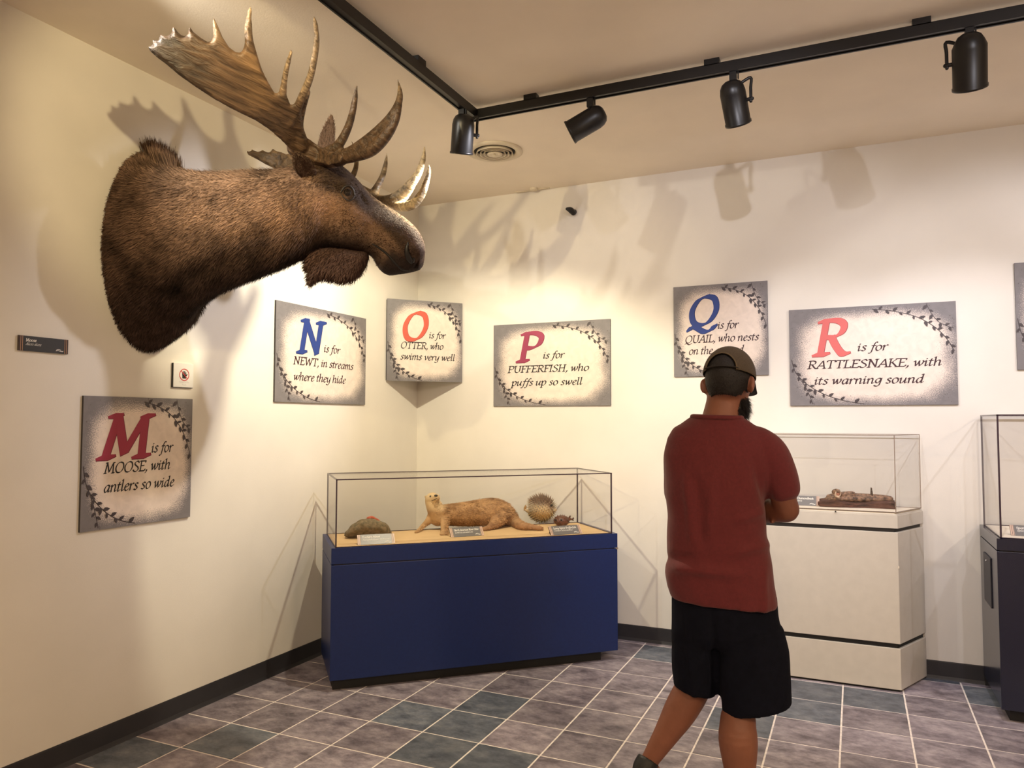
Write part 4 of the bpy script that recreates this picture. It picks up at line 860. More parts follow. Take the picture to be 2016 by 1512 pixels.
tube(bm, [Q(990, 1010), Q(1003, 1018), Q(1012, 1028), pz(1026, 1035, zc+.026), pz(1042, 1037.5, zc+.02), pz(1055, 1039, zc+.017), pz(1065, 1040.5, zc+.014)], [R(23), R(17), R(12), R(8.5), R(6.5), R(5.4), R(4.2)], 16, 5)
me = remesh(bm, .0055, 4, 'hide')
zmin = min(v.co.z for v in me.vertices)
for v in me.vertices: v.co.z = max(v.co.z, zc)
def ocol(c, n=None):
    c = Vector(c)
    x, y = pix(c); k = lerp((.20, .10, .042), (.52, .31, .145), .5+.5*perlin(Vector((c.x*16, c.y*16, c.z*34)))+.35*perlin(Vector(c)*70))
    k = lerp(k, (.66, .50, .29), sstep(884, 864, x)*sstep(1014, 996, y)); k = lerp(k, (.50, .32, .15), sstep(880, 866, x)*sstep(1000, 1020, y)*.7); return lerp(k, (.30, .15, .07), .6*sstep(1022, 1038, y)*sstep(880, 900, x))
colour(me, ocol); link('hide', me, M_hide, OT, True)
ot_ax = (Q(1000, 1015)-Q(880, 1013)).normalized()
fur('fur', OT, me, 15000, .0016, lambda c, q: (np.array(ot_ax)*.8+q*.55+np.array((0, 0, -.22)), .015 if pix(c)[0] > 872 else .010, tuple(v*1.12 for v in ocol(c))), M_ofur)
M_blk = mat('glossy_black', (.006, .005, .005), .25)
bo = BVHTree.FromPolygons([v.co for v in me.vertices], [p.vertices[:] for p in me.polygons])
def on_ot(px, py):
    h = bo.ray_cast(CAM, ray(px, py).normalized()); return h[0] if h[0] else Q(px, py, -.08)
bm = bmesh.new(); ellip(bm, on_ot(858.5, 975.8), (_r*R(3.6), _f*R(2.6), _u*R(2.2)), 14, 8); obj('nose', bm, M_blk, OT, True)
for px, py in ((847.3, 977), (864.5, 976.2)):
    bm = bmesh.new(); ellip(bm, on_ot(px, py) if px < 855 else on_ot(862.2, 976.5)+_f*.02, (_r*R(1.9), _f*R(1.9), _u*R(1.6)), 10, 6); obj('eye', bm, M_blk, OT, True)
bm = bmesh.new(); tube(bm, [on_ot(*q) for q in ((850, 986), (853.5, 984.6), (857, 982.8), (860.5, 981.6), (862.6, 982.6))], [R(.3), R(.5), R(.6), R(.5), R(.3)], 8, 3); obj('mouth', bm, M_blk, OT, True)
# ---- rock with the newt on it
M_rock = mat('mossy_rock', (.075, .065, .030), .8, col2=(.25, .18, .10), vscale=55, bump=.5, bscale=60)
DR = depth(hit(715, 1062, 2, zc))
def Qr(px, py, dd=0): return P(px, py, DR+(px-715)*kx+dd)
Rr_ = lambda r: r*DR*MPP
out = [(677, 1055), (680, 1046), (688, 1037), (697, 1030), (708, 1024), (720, 1021), (735, 1022), (750, 1025), (760, 1029), (766, 1035), (769, 1043), (772, 1050), (771, 1056), (755, 1058), (720, 1059), (700, 1060), (688, 1059)]
bm = bmesh.new(); slab_from_outline(bm, out, lambda x, y: DR+(x-715)*kx+.10-.004*(1060-y)*.2, .085, 6, .004)
me = remesh(bm, .006, 5, 'rock')
for v in me.vertices:
    v.co.z = max(v.co.z, zc); v.co += v.normal*(.004*math.sin(v.co.x*60)*math.sin(v.co.y*55+v.co.z*70))
for v in me.vertices: v.co.z = max(v.co.z, zc)
rk = link('display_rock', me, M_rock, None, True); tag(rk, 'greenish brown domed rock at the left end of the corner case', 'rock')
br = BVHTree.FromPolygons([v.co for v in me.vertices], [p.vertices[:] for p in me.polygons])
def top_of(x, y): h = br.ray_cast(Vector((x, y, 2)), Vector((0, 0, -1))); return h[0].z if h[0] else .9
M_newt = mat('newt_red', (.50, .10, .045), .45, var=.2, vscale=60)
NW = empty('newt', Qr(732, 1021, .1), 'small red orange newt on top of the domed rock', 'taxidermy')
def onrock(px, dd, lift):
    p = Qr(px, 1020, .10+dd); p.z = top_of(p.x, p.y)+lift; return p
bm = bmesh.new(); tube(bm, [onrock(723.5, 0, .010), onrock(727, 0, .012), onrock(732, 0, .012), onrock(738, .01, .011), onrock(744, .012, .009), onrock(750, .02, .006)], [.007, .009, .0105, .009, .006, .0015], 12, 4)
for px, s in ((728, -1), (728, 1), (737, -1), (737, 1)): tube(bm, [onrock(px, 0, .009), onrock(px+1, s*.018, .004), onrock(px-1.5, s*.026, .002)], [.004, .003, .0022], 8, 3)
me = remesh(bm, .0022, 2, 'newt_body'); link('body', me, M_newt, NW, True)
for dd in (-.006, .006):
    bm = bmesh.new(); ellip(bm, onrock(724.5, dd, .014), (Vector((.002, 0, 0)), Vector((0, .002, 0)), Vector((0, 0, .002))), 8, 6); obj('eye', bm, M_blk, NW, True)
# ---- big spiny pufferfish on a clear stand
DPF = depth(hit(1070, 1029, 2, zc)); rp = DPF*MPP
PF = empty('pufferfish', hit(1070, 1029, 2, zc), 'big round pale pufferfish covered in long spines on a clear stand', 'taxidermy')
C0 = P(1065.5, 1001.5, DPF); M_pf = mat('pufferfish_skin', (1, 1, 1), .55, attr=True, bump=.2, bscale=120); M_sp = mat('pufferfish_spine', (1, 1, 1), .5, attr=True); M_fin = mat('pufferfish_fin', (.45, .25, .08), .5, var=.2, vscale=40)
bm = bmesh.new(); ellip(bm, C0, (_r*25.5*rp, Vector((0, 0, 1))*24*rp, _f*23*rp), 28, 18); tube(bm, [P(1046, 1006, DPF), P(1039, 1006, DPF), P(1034, 1004, DPF)], [9*rp, 4*rp, 2.5*rp], 12, 3)
tube(bm, [P(1087, 1003, DPF-.02), P(1093, 1004, DPF-.03)], [7*rp, 3.6*rp], 12, 3)
me = remesh(bm, .005, 3, 'body')
def pcol(c, n=None):
    c = Vector(c)
    h = (c.z-C0.z)/(24*rp); k = lerp((.52, .30, .095), (.60, .44, .25), sstep(-.6, .05, h)); k = lerp(k, (.15, .08, .045), sstep(.12, .6, h)); return lerp(k, (.16, .07, .06), .9*g2(*pix(c), 1086, 996, 7, 7))
colour(me, pcol); link('body', me, M_pf, PF, True)
vs, fs, cs_ = [], [], []; ng = 330
for i in range(ng):
    z = 1-2*(i+.5)/ng; th = i*2.39996; d = Vector((math.cos(th)*math.sqrt(1-z*z), math.sin(th)*math.sqrt(1-z*z), z))
    e = d.dot(_r); p = C0+_r*(e*25*rp)+Vector((0, 0, 1))*(d.z*23.5*rp)+_f*(d.dot(_f)*22.5*rp)
    if e < -.93: continue
    back = (d*.95-_r*.45+Vector((0, 0, .1))).normalized(); L = (9.5 if d.z > -.1 else 6.0)*rp*(.8+.4*random.random()); s = back.cross(Vector((0, 0, 1))).normalized()*.0062; q = back.cross(s).normalized()*.0062
    j = len(vs); vs += [p+s-d*.003, p-s*.5+q*.87-d*.003, p-s*.5-q*.87-d*.003, p+back*L]; fs += [(j, j+1, j+3), (j+1, j+2, j+3), (j+2, j, j+3), (j, j+2, j+1)]
    k = lerp((.62, .44, .17), (.82, .72, .55), sstep(-.4, .1, d.z)); k = lerp(k, (.40, .27, .18), sstep(.35, .7, d.z)); cs_ += [tuple(x*.32 for x in k)]*3+[k]
m = bpy.data.meshes.new('spines'); m.from_pydata([tuple(v) for v in vs], [], fs); a = m.color_attributes.new('Col', 'FLOAT_COLOR', 'POINT'); a.data.foreach_set('color', np.c_[np.array(cs_), np.ones(len(vs))].astype(np.float32).ravel())
o = link('spines', m, M_sp, PF); o['kind'] = 'stuff'
def fin(name, parent, pts, D, m, cap=.0035): bm = bmesh.new(); slab_from_outline(bm, pts, lambda x, y: D, cap, 3, .0012); return obj(name, bm, m, parent, True)
fin('tail_fin', PF, [(1036, 1002), (1037, 1006), (1032, 1005), (1031, 1006.5), (1031, 1000), (1034.5, 993), (1037, 998)], DPF, M_fin)
fin('dorsal_fin', PF, [(1042, 999), (1040.5, 991), (1042, 985), (1046, 984.5), (1049, 989), (1049, 997)], DPF, M_fin)
for dd in (-19, 19):
    bm = bmesh.new(); ellip(bm, P(1086, 995, DPF+dd*rp*.75), (_r*2.6*rp, _f*2.6*rp, _u*2.6*rp), 12, 8); obj('eye', bm, M_blk, PF, True)
bm = bmesh.new(); tube(bm, [P(1066, 1024, DPF), hit(1066, 1030, 2, zc+.006)], [.004, .004], 10, 1); lathe(bm, [(.001, .0), (.035, .0), (.035, .005), (.001, .006)], Matrix.Translation((P(1068, 1029, DPF).x, P(1068, 1029, DPF).y, zc)), 24, True); obj('clear_stand', bm, M_glass, PF, True)
# ---- small brown puffer
DS = depth(hit(1106, 1036, 2, zc)); rs = DS*MPP
PS = empty('small_pufferfish', hit(1106, 1036, 2, zc), 'small dark brown dried puffer behind the pufferfish plaque', 'taxidermy')
M_ps = mat('brown_dried_skin', (.10, .035, .018), .35, var=.4, vscale=50, bump=.4, bscale=90)
bm = bmesh.new(); cS = P(1105.5, 1025.2, DS); ellip(bm, cS, (_r*15.5*rs, Vector((0, 0, 1))*10.8*rs, _f*13*rs), 24, 14); tube(bm, [P(1117, 1022.5, DS), P(1123, 1022, DS), P(1127, 1022.5, DS)], [5*rs, 2.6*rs, 1.6*rs], 10, 3)
ellip(bm, P(1099, 1027, DS-11*rs), (_r*4*rs, _f*4*rs, _u*3.4*rs), 12, 8)
me = remesh(bm, .004, 2, 'body'); 
for v in me.vertices: v.co.z = max(v.co.z, zc)
link('body', me, M_ps, PS, True)
fin('tail_fin', PS, [(1125, 1021.5), (1129, 1018), (1130.5, 1021), (1129, 1022.5), (1130, 1025.5), (1126, 1024.5)], DS, M_ps); fin('dorsal_fin', PS, [(1119, 1020), (1121, 1015), (1124, 1015), (1123, 1019.5)], DS, M_ps)
vs, fs = [], []
for i in range(70):
    z = 1-2*(i+.5)/70; th = i*2.39996; d = Vector((math.cos(th)*math.sqrt(1-z*z), math.sin(th)*math.sqrt(1-z*z), z))
    if d.z < -.5: continue
    p = cS+_r*(d.dot(_r)*15*rs)+Vector((0, 0, 1))*(d.z*10.4*rs)+_f*(d.dot(_f)*12.5*rs); s = d.cross(Vector((.3, .2, 1))).normalized()*.003; q = d.cross(s).normalized()*.003; j = len(vs)
    vs += [p+s, p-s*.5+q, p-s*.5-q, p+d*2.6*rs]; fs += [(j, j+1, j+3), (j+1, j+2, j+3), (j+2, j, j+3)]
m = bpy.data.meshes.new('spines'); m.from_pydata([tuple(v) for v in vs], [], fs); o = link('spines', m, M_ps, PS); o['kind'] = 'stuff'
for px, dd in ((1094, -9), (1105, -11.5)):
    bm = bmesh.new(); ellip(bm, P(px, 1024, DS+dd*rs), (_r*2*rs, _f*2*rs, _u*2*rs), 10, 6); obj('eye', bm, M_blk, PS, True)
# ================================================================== rattlesnake on bark, in the off-white case
zw2 = .9825; DW = depth(hit(1690, 999, 2, zw2)); rw = DW*MPP
hb = hit(1690, 999, 2, zw2)
M_bark = mat('old_bark', (.025, .012, .010), .85, col2=(.17, .075, .05), vscale=14, bump=.8, bscale=45, stretch=(1, 4, 6)); M_sn = mat('rattlesnake_scales', (.022, .012, .009), .55, col2=(.36, .21, .13), vscale=58, detail=2, bump=.3, bscale=150); M_mouth = mat('snake_mouth', (.55, .26, .18), .5); M_fang = mat('pale_lip', (.62, .46, .33), .5)
def S(px, py, dd=0): return P(px, py, DW+(px-1690)*-.00085+dd)
bm = bmesh.new(); box(bm, -.5, .5, -.5, .5, -.5, .5); bmesh.ops.subdivide_edges(bm, edges=bm.edges[:], cuts=9, use_grid_fill=True)
lx = S(1612, 990, .0); rx = S(1761, 995, .0)
for v in bm.verts:
    t = v.co.x+.5; c = lx.lerp(rx, t); hgt = .036+.008*math.sin(t*9)+.004*math.sin(t*31); dep = .15+.02*math.sin(t*7)
    y = v.co.y; z = v.co.z+.5; edge = 1-.25*abs(y*2)**4
    pt = Vector((c.x, c.y, zw2+.0))+Vector((0, 1, 0))*(y*dep+.05)+Vector((0, 0, 1))*(z*hgt*edge+(0 if z < .05 else .003*math.sin(t*57+y*23))); pt.x += .006*math.sin(z*5+y*11); v.co = pt
bl = obj('bark_slab', bm, M_bark, None, True); tag(bl, 'flat slab of rough brown bark under the rattlesnake', 'bark')
zb_ = zw2+.04; SN = empty('rattlesnake', S(1690, 985), 'coiled patterned rattlesnake with open mouth and raised rattle on the bark slab', 'taxidermy')
def sb(px, dd, lift): p = S(px, 985, dd); p.z = zb_+lift; return p
bm = bmesh.new()
tube(bm, [sb(1640, .03, .012), sb(1632, .07, .008), sb(1650, .10, .010), sb(1690, .10, .012), sb(1730, .09, .010), sb(1752, .06, .008), sb(1738, .03, .008), sb(1700, .02, .009), sb(1670, .01, .008), sb(1640, .0, .004), sb(1626, .03, .0)], [.014, .018, .021, .023, .022, .020, .019, .018, .017, .015, .012], 12, 6)
tube(bm, [sb(1636, .05, .018), sb(1650, .05, .026), sb(1672, .05, .032), sb(1679, .04, .034), sb(1668, .02, .030), sb(1656, .0, .032), sb(1648, -.02, .040)], [.014, .017, .018, .016, .015, .013, .012], 12, 6)
tube(bm, [sb(1726, .04, .012), sb(1719, .03, .018), sb(1715.5, .02, .03)], [.012, .010, .008], 10, 5)
me = remesh(bm, .004, 1, 'body'); link('body', me, M_sn, SN, True)
bm = bmesh.new(); tube(bm, [sb(1715.5, .02, .022), P(1715.6, 980, DW), P(1716, 970, DW), P(1715, 960.5, DW)], [.008, .0078, .0065, .003], 10, 4)
for k in range(5): ellip(bm, P(1715.5, 978-4*k, DW), (Vector((.0070-.0006*k, 0, 0)), Vector((0, .007, 0)), Vector((0, 0, .0062))), 10, 6)
obj('rattle', bm, mat('rattle_brown', (.06, .035, .022), .5), SN, True)
hd = P(1647.5, 970, DW-.045)
bm = bmesh.new(); tube(bm, [sb(1648, -.02, .040), hd+_f*.02, hd+_u*.008, hd+_u*.011-_f*.022], [.013, .021, .020, .011], 14, 4, flat=.75); obj('upper_head', bm, M_sn, SN, True)
bm = bmesh.new(); tube(bm, [hd-_u*.006+_f*.01, hd-_u*.018, hd-_u*.021-_f*.018], [.012, .014, .010], 14, 4, flat=.6); obj('lower_jaw', bm, M_fang, SN, True)
bm = bmesh.new(); ellip(bm, hd-_u*.004-_f*.006, (_r*.0135, _f*.014, _u*.015), 14, 8); obj('open_mouth', bm, M_mouth, SN, True)
bm = bmesh.new(); mc = hd-_u*.004-_f*.016; tube(bm, [mc+_r*.0145*math.cos(a*math.pi/8)+_u*.0165*math.sin(a*math.pi/8) for a in range(17)], [.0036]*17, 8, 2); obj('lip_rim', bm, M_fang, SN, True)
bm = bmesh.new()
for s in (-1, 1): tube(bm, [hd+_u*.004-_f*.017+_r*.005*s, hd-_u*.007-_f*.016+_r*.004*s], [.0018, .0006], 6, 1)
obj('fangs', bm, M_fang, SN, True)
for s in (-1, 1): bm = bmesh.new(); ellip(bm, hd+_u*.0165-_f*.006+_r*.0115*s, (_r*.0035, _f*.0035, _u*.0035), 8, 6); obj('eye', bm, M_blk, SN, True)
# ================================================================== the visitor
DM = 2.80
feet = P(1440, 1600, 2.74); MAN = empty('person', (feet.x, feet.y, 0), 'bearded person in maroon shirt, dark shorts and olive cap, arms crossed, seen from behind', 'person')
M_sk = mat('skin', (1, 1, 1), .55, attr=True, var=.06, vscale=30, bump=.05, bscale=250)
M_shirt = mat('maroon_tshirt', (.130, .0145, .020), .85, var=.10, vscale=90, bump=.12, bscale=420, sheen=.15)
M_shorts = mat('black_shorts', (.0045, .0055, .013), .9, var=.15, vscale=40, bump=.1, bscale=300, spec=.15)
M_hair = mat('black_hair', (.010, .007, .006), .6, bump=.4, bscale=220); M_hairs = mat('hair_strands', (1, 1, 1), .55, attr=True, spec=.3)
M_cap = mat('olive_cap_mesh', (.072, .050, .029), .8, var=.12, vscale=200, bump=.3, bscale=500); M_capb = mat('olive_cap_band', (.12, .082, .042), .75, bump=.2, bscale=400); M_bill = mat('dark_cap_bill', (.02, .016, .013), .7)
M_shoe = mat('black_shoe', (.012, .012, .013), .55, bump=.2, bscale=120); M_sole = mat('shoe_sole', (.03, .03, .03), .6)
m1 = lambda px: px*DM*MPP
UP = Vector((0, 0, 1)); AW = Vector((_f.x, _f.y, 0)).normalized()
HC = P(1436, 748, DM)                                  # middle of the skull
an = math.radians(36); hf0 = AW*math.cos(an)+_r*math.sin(an); pt = math.radians(14); hf = hf0*math.cos(pt)-UP*math.sin(pt); hr = hf.cross(UP).normalized(); hu = hr.cross(hf)
def Hd(r, f, u): return HC+hr*r+hf*f+hu*u
# ---- body: one continuous figure
bm = bmesh.new()
ellip(bm, Hd(0, -.005, .010), (hr*.078, hf*.099, hu*.105), 28, 18)
ellip(bm, Hd(0, .045, -.065), (hr*.058, hf*.055, hu*.062), 22, 12)
ellip(bm, Hd(0, .030, -.02), (hr*.068, hf*.070, hu*.08), 22, 12)
tube(bm, [Hd(0, .092, .015), Hd(0, .108, -.012), Hd(0, .116, -.028)], [.008, .012, .014], 12, 3)
for s in (-1, 1):
    ellip(bm, Hd(.015*s, .105, -.030), (hr*.009, hf*.011, hu*.008), 10, 6)
    ellip(bm, Hd(.087*s, -.010, -.024), (hr*.013, hf*.022-hr*.012*s, hu*.034), 16, 10)
    ellip(bm, Hd(.034*s, .078, .022), (hr*.022, hf*.014, hu*.009), 12, 8)
ellip(bm, Hd(0, .096, -.062), (hr*.026, hf*.012, hu*.010), 14, 8)
tube(bm, [P(1424, 870, DM+.0), P(1420, 834, DM), P(1423, 804, DM), P(1427, 782, DM+.005), P(1432, 758, DM+.01)], [m1(50), m1(40), m1(34.5), m1(34), m1(33)], 22, 4)
tube(bm, [P(1424, 1165, DM), P(1418, 1120, DM), P(1412, 1000, DM), P(1414, 905, DM), P(1420, 870, DM)], [.10, .115, .125, .12, .07], 22, 4, flat=.8, side=tuple(AW))
tube(bm, [P(1380, 872, DM+.03), P(1344, 894, DM+.05)], [.04, .038], 14, 2); tube(bm, [P(1458, 872, DM-.01), P(1496, 894, DM-.055)], [.04, .038], 14, 2)
# right arm
ELR = P(1549, 1004, DM-.04); WRR = P(1440, 1003, DM+.205)
tube(bm, [P(1503, 892, DM-.055), P(1528, 940, DM-.055), ELR], [.040, .046, .046], 16, 4)
tube(bm, [ELR, ELR.lerp(WRR, .35)+UP*.0, WRR], [.046, .045, .029], 16, 4)
# left arm
ELL = P(1342, 1014, DM+.14); WRL = P(1466, 1018, DM+.15)
tube(bm, [P(1340, 892, DM+.05), P(1338, 940, DM+.11), ELL], [.040, .046, .045], 16, 4)
tube(bm, [ELL, ELL.lerp(WRL, .35), WRL], [.045, .043, .029], 16, 4)
# hands: palm, four unequal fingers, thumb
def hand(wr, palm_end, tips, thumb, rf=.0088):
    tube(bm, [wr, wr.lerp(palm_end, .5), palm_end], [.026, .031, .027], 14, 3, flat=.75, side=(0, 0, 1))
    for a, b, c in tips: tube(bm, [a, b, c], [rf*1.12, rf, rf*.85], 10, 4)
    tube(bm, thumb, [.011, .0105, .0085], 10, 4)
pe = P(1503, 1010, DM+.08)
hand(WRL, pe, [(P(1502, 997+k*9, DM+.075), P(1520+(-2, 1, 1, -3)[k], 998+k*9.5, DM+.02), P(1525+(-3, 0, -1, -5)[k], 1000+k*9.5, DM-.03)) for k in range(4)], [P(1490, 996, DM+.12), P(1502, 985, DM+.10), P(1514, 980, DM+.08)])
pe2 = P(1384, 1000, DM+.20)
hand(WRR, pe2, [(P(1386, 986+k*9, DM+.20), P(1362+(2, -2, -2, 3)[k], 986+k*9.5, DM+.195), P(1345+(3, -1, 0, 5)[k], 988+k*9.5, DM+.175)) for k in range(4)], [P(1415, 990, DM+.21), P(1398, 974, DM+.20), P(1381, 966, DM+.19)])
# legs
KR, AR = P(1454, 1408, 2.72), P(1453, 1598, 2.70); KL, AL = P(1368, 1345, 2.85), P(1277, 1500, 2.86)
tube(bm, [P(1474, 1215, DM-.03), P(1468, 1310, DM-.05), KR, P(1453, 1455, 2.70), P(1456, 1520, 2.70), AR], [.072, .072, .062, .070, .055, .038], 20, 5)
tube(bm, [P(1388, 1215, DM+.04), P(1382, 1290, DM+.05), KL, P(1340, 1398, 2.845), P(1313, 1443, 2.85), AL], [.072, .072, .066, .062, .048, .032], 20, 5)
fr = (AW*.75+_r*.65).normalized(); fl = (AW*.55+_r*.83).normalized()
FR0 = Vector((AR.x, AR.y, .05)); tube(bm, [AR, FR0-fr*.02, FR0+fr*.10-UP*.01, FR0+fr*.17-UP*.02], [.038, .042, .036, .026], 14, 4)
toe = AL+fl*.14; toe.z = .035; tube(bm, [AL, AL+fl*.02-UP*.05, AL.lerp(toe, .75), toe], [.032, .037, .036, .028], 14, 4)
me = remesh(bm, .0062, 7, 'body')
colour(me, lambda c, n: lerp((.20, .074, .045), (.26, .10, .060), sstep(0, .5, .5+.5*math.sin(c.z*9))))
link('body', me, M_sk, MAN, True)
for s in (-1, 1):
    bm = bmesh.new(); ellip(bm, Hd(.032*s, .082, .008), (hr*.012, hf*.012, hu*.012), 14, 10); obj('eye', bm, mat('eye_white', (.7, .66, .6), .2), MAN, True)
# ---- hair on the back of the head, beard
def hairy(name, c, ax, keep, n, L, dirf):
    b = bmesh.new(); ellip(b, c, ax, 44, 30)
    for v in [v for v in b.verts if not keep(v.co)]: b.verts.remove(v)
    bmesh.ops.recalc_face_normals(b, faces=b.faces[:]); m = bpy.data.meshes.new(name); b.to_mesh(m); b.free(); o = link(name, m, M_hair, MAN, True)
    sm = o.modifiers.new('s', 'SOLIDIFY'); sm.thickness = .004; sm.offset = -1
    fur(name+'_strands', MAN, m, n, .0009, lambda q, k: (dirf(q, k), L, (.010, .007, .006)), M_hairs)
def hl(co): d = co-HC; return d.dot(hr), d.dot(hf), d.dot(hu)
def hair_keep(co):
    r, f, u = hl(co)
    return u > -.082+.55*max(0, f+.045) and u < (.112 if f < .0 else .072) and f < .052 and not (u < -.052 and f > -.02)
hairy('hair', Hd(0, -.006, .006), (hr*.083, hf*.104, hu*.112), hair_keep, 5200, .007, lambda q, k: np.array(k)*.5+np.array((0, 0, -.8)))
def beard_keep(co):
    r, f, u = hl(co); return f > .0 and u < -.030-.0*f and u > -.19 and not (u > -.055 and abs(r) < .03)
hairy('beard', Hd(0, .052, -.088), (hr*.060, hf*.070, hu*.076), beard_keep, 4200, .026, lambda q, k: np.array(k)*.55+np.array((0, 0, -.75)))
# ---- cap: dome with the arch cut at the back, band, strap, button, bill
bm = bmesh.new(); NU, NV = 144, 56; cc = Hd(0, -.004, .012); V = {}
for i in range(NU):
    for j in range(NV+1):
        a = 2*math.pi*i/NU; t = j/NV*math.pi/2
        rr = math.sin(t); V[i, j] = cc+hr*(.0925*rr*math.sin(a))+hf*(.112*rr*math.cos(a))+hu*(.112*math.cos(t)*1.0+.0)
arch = lambda i, j: (((2*math.pi*i/NU-math.pi+math.pi) % (2*math.pi)-math.pi)/.66)**2+((NV-j)/NV/.37)**2 < 1
bv_ = {k: bm.verts.new(p) for k, p in V.items() if k[1] > 0}; topv = bm.verts.new(V[0, 0])
for i in range(NU):
    i2 = (i+1) % NU
    bm.faces.new((topv, bv_[i, 1], bv_[i2, 1]))
    for j in range(1, NV):
        if not (arch(i+.5, j+.5)): bm.faces.new((bv_[i, j], bv_[i, j+1], bv_[i2, j+1], bv_[i2, j]))
for v in [v for v in bm.verts if not v.link_faces]: bm.verts.remove(v)
bmesh.ops.recalc_face_normals(bm, faces=bm.faces[:]); m = bpy.data.meshes.new('cap'); bm.to_mesh(m); bm.free(); CAP = link('cap', m, M_cap, MAN, True)
sm = CAP.modifiers.new('s', 'SOLIDIFY'); sm.thickness = .003; sm.offset = 0
def capring(a, t, k=1.012): return cc+hr*(.0925*k*math.sin(t)*math.sin(a))+hf*(.112*k*math.sin(t)*math.cos(a))+hu*(.112*k*math.cos(t))
bm = bmesh.new(); A_ = [math.pi+(.68+(2*math.pi-1.36)*i/40) for i in range(41)]      # sweat band from arch edge round the front to arch edge
for a, b in zip(A_, A_[1:]):
    q = [capring(a, math.pi/2-.30), capring(b, math.pi/2-.30), capring(b, math.pi/2+.01), capring(a, math.pi/2+.01)]; bm.faces.new([bm.verts.new(p) for p in q])
bmesh.ops.remove_doubles(bm, verts=bm.verts[:], dist=1e-5); o = obj('band', bm, M_capb, CAP, True)
bm = bmesh.new(); tube(bm, [capring(math.pi+.67*math.cos(x), math.pi/2-.59*math.sin(x), 1.010) for x in [math.pi*k/14 for k in range(15)]], [.0024]*15, 8, 2); obj('arch_binding', bm, M_capb, CAP, True)
bm = bmesh.new(); tube(bm, [capring(math.pi-.68+1.36*k/8, math.pi/2-.05, 1.0) for k in range(9)], [.007]*9, 8, 2, flat=.3); obj('strap', bm, M_bill, CAP, True)
bm = bmesh.new(); ellip(bm, cc+hu*.113, (hr*.008, hf*.008, hu*.005), 12, 6); obj('button', bm, M_bill, CAP, True)
for a in (math.pi/3, 2*math.pi/3, 4*math.pi/3, 5*math.pi/3, 0):
    bm = bmesh.new(); tube(bm, [capring(a, .1+.25*k, 1.004) for k in range(6)], [.0014]*6, 6, 3); obj('seam', bm, M_cap, CAP, True)
bm = bmesh.new(); RB = []
for k in range(13):
    x = -1+2*k/12; a = x*.95; inner = capring(a, math.pi/2, 1.0); out_ = inner+hf*(.078*math.sqrt(max(0, 1-(x*.93)**2)))-hu*(.012+.030*(1-x*x)*.35+.022*x*x); RB.append([inner+hu*.002, out_+hu*.002, out_-hu*.002, inner-hu*.003])
rings(bm, RB); obj('bill', bm, M_bill, CAP, True)
# ---- T-shirt
bm = bmesh.new(); NS = 40
def ring2(xl, yl, xr, yr, th, Dc, dl, dr, e=2.3):
    a, b = P(xl, yl, Dc+dl), P(xr, yr, Dc+dr); c = (a+b)/2; A = (b-a)/2; B = A.cross(UP).normalized(); B = B if B.dot(_f) > 0 else -B
    out = []
    for k in range(NS):
        t = 2*math.pi*k/NS; ct, st = math.cos(t), math.sin(t); out.append(c+A*math.copysign(abs(ct)**(2/e), ct)+B*th*math.copysign(abs(st)**(2/e), st))
    return out
ring0 = ring2
SH = [(1368, 816, 1456, 819, .052, 2.0), (1352, 826, 1474, 828, .066, 2.0), (1326, 842, 1500, 846, .085, 2.1), (1313, 862, 1518, 866, .104, 2.2), (1308, 892, 1524, 894, .118, 2.3), (1308, 930, 1520, 930, .128, 2.3), (1311, 970, 1512, 968, .132, 2.3), (1314, 1010, 1507, 1010, .130, 2.3),
      (1314, 1050, 1510, 1052, .128, 2.3), (1312, 1090, 1517, 1094, .130, 2.3), (1310, 1125, 1523, 1132, .133, 2.3), (1313, 1150, 1528, 1166, .135, 2.3), (1320, 1171, 1532, 1197, .134, 2.3)]
rings(bm, [ring2(a, b, c, d, th, DM, .055, -.055, e) for a, b, c, d, th, e in SH])
tube(bm, [P(1462, 868, DM-.03), P(1488, 872, DM-.045), P(1514, 897, DM-.055), P(1530, 932, DM-.05), P(1539, 960, DM-.045)], [.050, .064, .073, .070, .067], 20, 5)
tube(bm, [P(1364, 862, DM+.04), P(1344, 870, DM+.05), P(1338, 915, DM+.09), P(1339, 975, DM+.14)], [.045, .056, .062, .060], 20, 5)
me = remesh(bm, .0075, 5, 'shirt')
def shirt_fold(c, n):
    x, y = pix(c); back = max(0, -n.dot(_f)); d = 0
    d += .010*math.exp(-((y-(1117+.10*(x-1315)))/11)**2)*sstep(1312, 1340, x)*sstep(1500, 1400, x)      # sagging fold above the waist
    d -= .009*math.exp(-((y-(1098+.02*(x-1315)))/9)**2)*sstep(1400, 1330, x)
    d += .006*math.exp(-((x-(1352+.10*(y-950)))/9)**2)*sstep(910, 960, y)*sstep(1085, 1050, y)
    d -= .004*math.exp(-((x-(1372+.10*(y-950)))/9)**2)*sstep(920, 960, y)*sstep(1085, 1040, y)
    d += .005*math.exp(-((x-(1402-.05*(y-950)))/10)**2)*sstep(920, 960, y)*sstep(1070, 1030, y)
    d -= .010*math.exp(-((x-1503-.3*(y-960))/11)**2-((y-965)/55)**2)                                    # armpit hollow
    d += .006*math.exp(-((y-(1075+.75*(1500-x)*.35))/10)**2)*sstep(1420, 1470, x)
    d += .006*math.exp(-((y-(1010+.6*(1500-x)*.5))/9)**2)*sstep(1430, 1470, x)*sstep(1515, 1495, x)
    d += .005*math.exp(-((x-1505)/8)**2)*sstep(1100, 1140, y)
    return 1.7*d*(.35+.65*back)+.0016*math.sin(c.z*43+x*.05)*math.sin(x*.09)
N0 = [v.normal.copy() for v in me.vertices]
for v, n in zip(me.vertices, N0): v.co += n*shirt_fold(v.co, n)
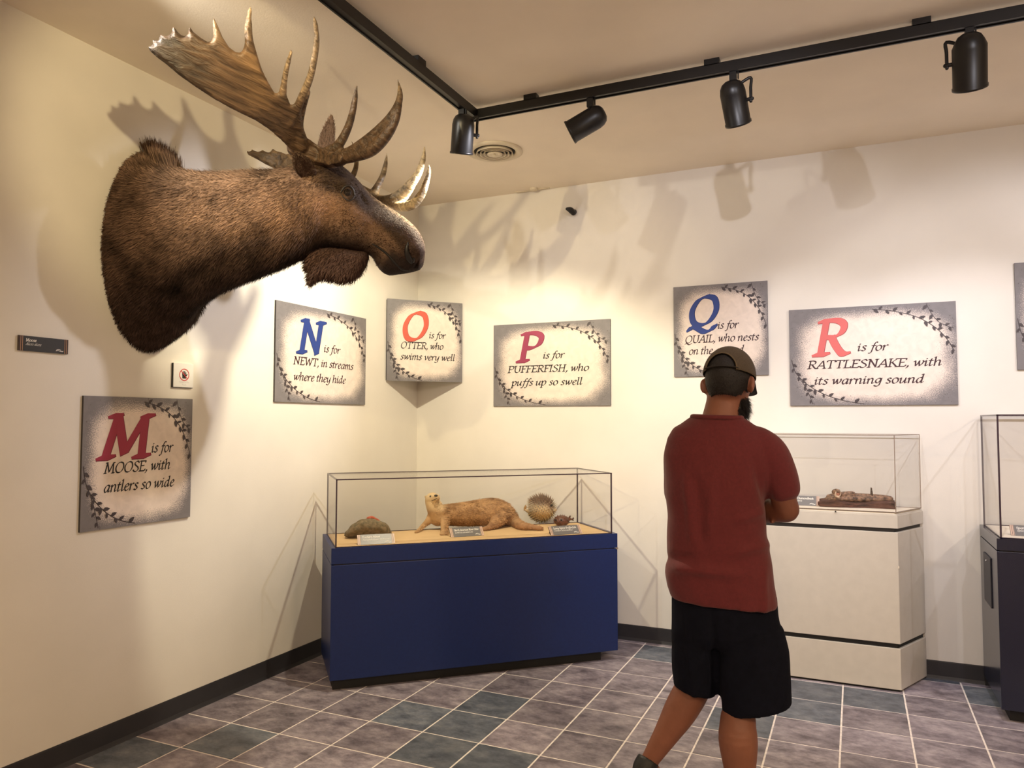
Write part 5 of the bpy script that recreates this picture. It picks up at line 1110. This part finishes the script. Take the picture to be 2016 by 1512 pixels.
me.update(); SHI = link('t_shirt', me, M_shirt, MAN, True)
cl = ring2(1365, 820, 1459, 823, .060, DM, .055, -.055, 2.0); bm = bmesh.new(); tube(bm, cl+[cl[0]], [.0095]*(NS+1), 8, 1); obj('collar', bm, M_shirt, SHI, True)
# ---- shorts
bm = bmesh.new(); ring2 = lambda *q: ring0(*q, 2.0)
rings(bm, [ring2(*q) for q in ((1322, 1150, 1530, 1172, .115, DM, .05, -.05), (1322, 1195, 1533, 1212, .122, DM, .05, -.05), (1322, 1240, 1542, 1250, .120, DM, .05, -.05), (1324, 1268, 1546, 1275, .095, DM, .05, -.05))])
rings(bm, [ring2(*q) for q in ((1326, 1225, 1430, 1240, .095, DM+.03, .02, -.02), (1324, 1280, 1424, 1296, .100, DM+.04, .02, -.02), (1324, 1320, 1420, 1338, .097, DM+.045, .02, -.02), (1326, 1346, 1417, 1368, .092, DM+.05, .02, -.02))])
rings(bm, [ring2(*q) for q in ((1420, 1235, 1543, 1235, .105, DM-.03, .02, -.03), (1412, 1295, 1551, 1280, .108, DM-.05, .02, -.03), (1413, 1350, 1557, 1335, .106, DM-.06, .02, -.03), (1419, 1402, 1559, 1386, .102, DM-.07, .02, -.03))])
me = remesh(bm, .0062, 7, 'shorts')
N0 = [v.normal.copy() for v in me.vertices]
for v, n in zip(me.vertices, N0):
    x, y = pix(v.co); v.co += n*(.004*math.sin(x*.11+y*.02)*sstep(1200, 1280, y)*sstep(1350, 1300, y)-.010*math.exp(-((x-(1404+.06*(y-1240)))/7)**2)*sstep(1180, 1240, y)+.004*math.exp(-((x-1345-.12*(y-1200))/7)**2))
me.update(); link('shorts', me, M_shorts, MAN, True)
# ---- shoes
def shoe(ank, heel, ball, tip, name):
    bm = bmesh.new(); tube(bm, [ank+UP*.01, ank.lerp(heel, .45), heel.lerp(ball, .2)+UP*.02], [.042, .047, .046], 18, 3, round_ends=False); tube(bm, [heel+UP*.012, heel.lerp(ball, .5)+UP*.018, ball+UP*.008, tip+UP*.002], [.038, .045, .047, .034], 18, 4, flat=.8)
    me = remesh(bm, .006, 3, name)
    for v in me.vertices: v.co.z = max(v.co.z, .012)
    o = link(name, me, M_shoe, MAN, True); bm = bmesh.new(); s = (tip-heel).normalized().cross(UP).normalized()
    C = [(heel-(tip-heel).normalized()*.035, .03), (heel, .038), (heel.lerp(ball, .6), .040), (ball, .046), (tip, .036), (tip+(tip-heel).normalized()*.03, .016)]
    lowr = lambda c: Vector((c.x, c.y, max(.001, c.z-.045))); rings(bm, [[lowr(c)+s*w, lowr(c)-s*w, lowr(c)-s*w+UP*.022, lowr(c)+s*w+UP*.022] for c, w in C]); obj('sole', bm, M_sole, o)
shoe(AR, Vector((AR.x, AR.y, .045))-fr*.045, Vector((AR.x, AR.y, .045))+fr*.10, Vector((AR.x, AR.y, .040))+fr*.18, 'shoe')
b2 = AL+fl*.115; b2.z = .048; t2 = b2+fl*.07; t2.z = .045
shoe(AL, AL-fl*.05-UP*.055, b2, t2, 'shoe')
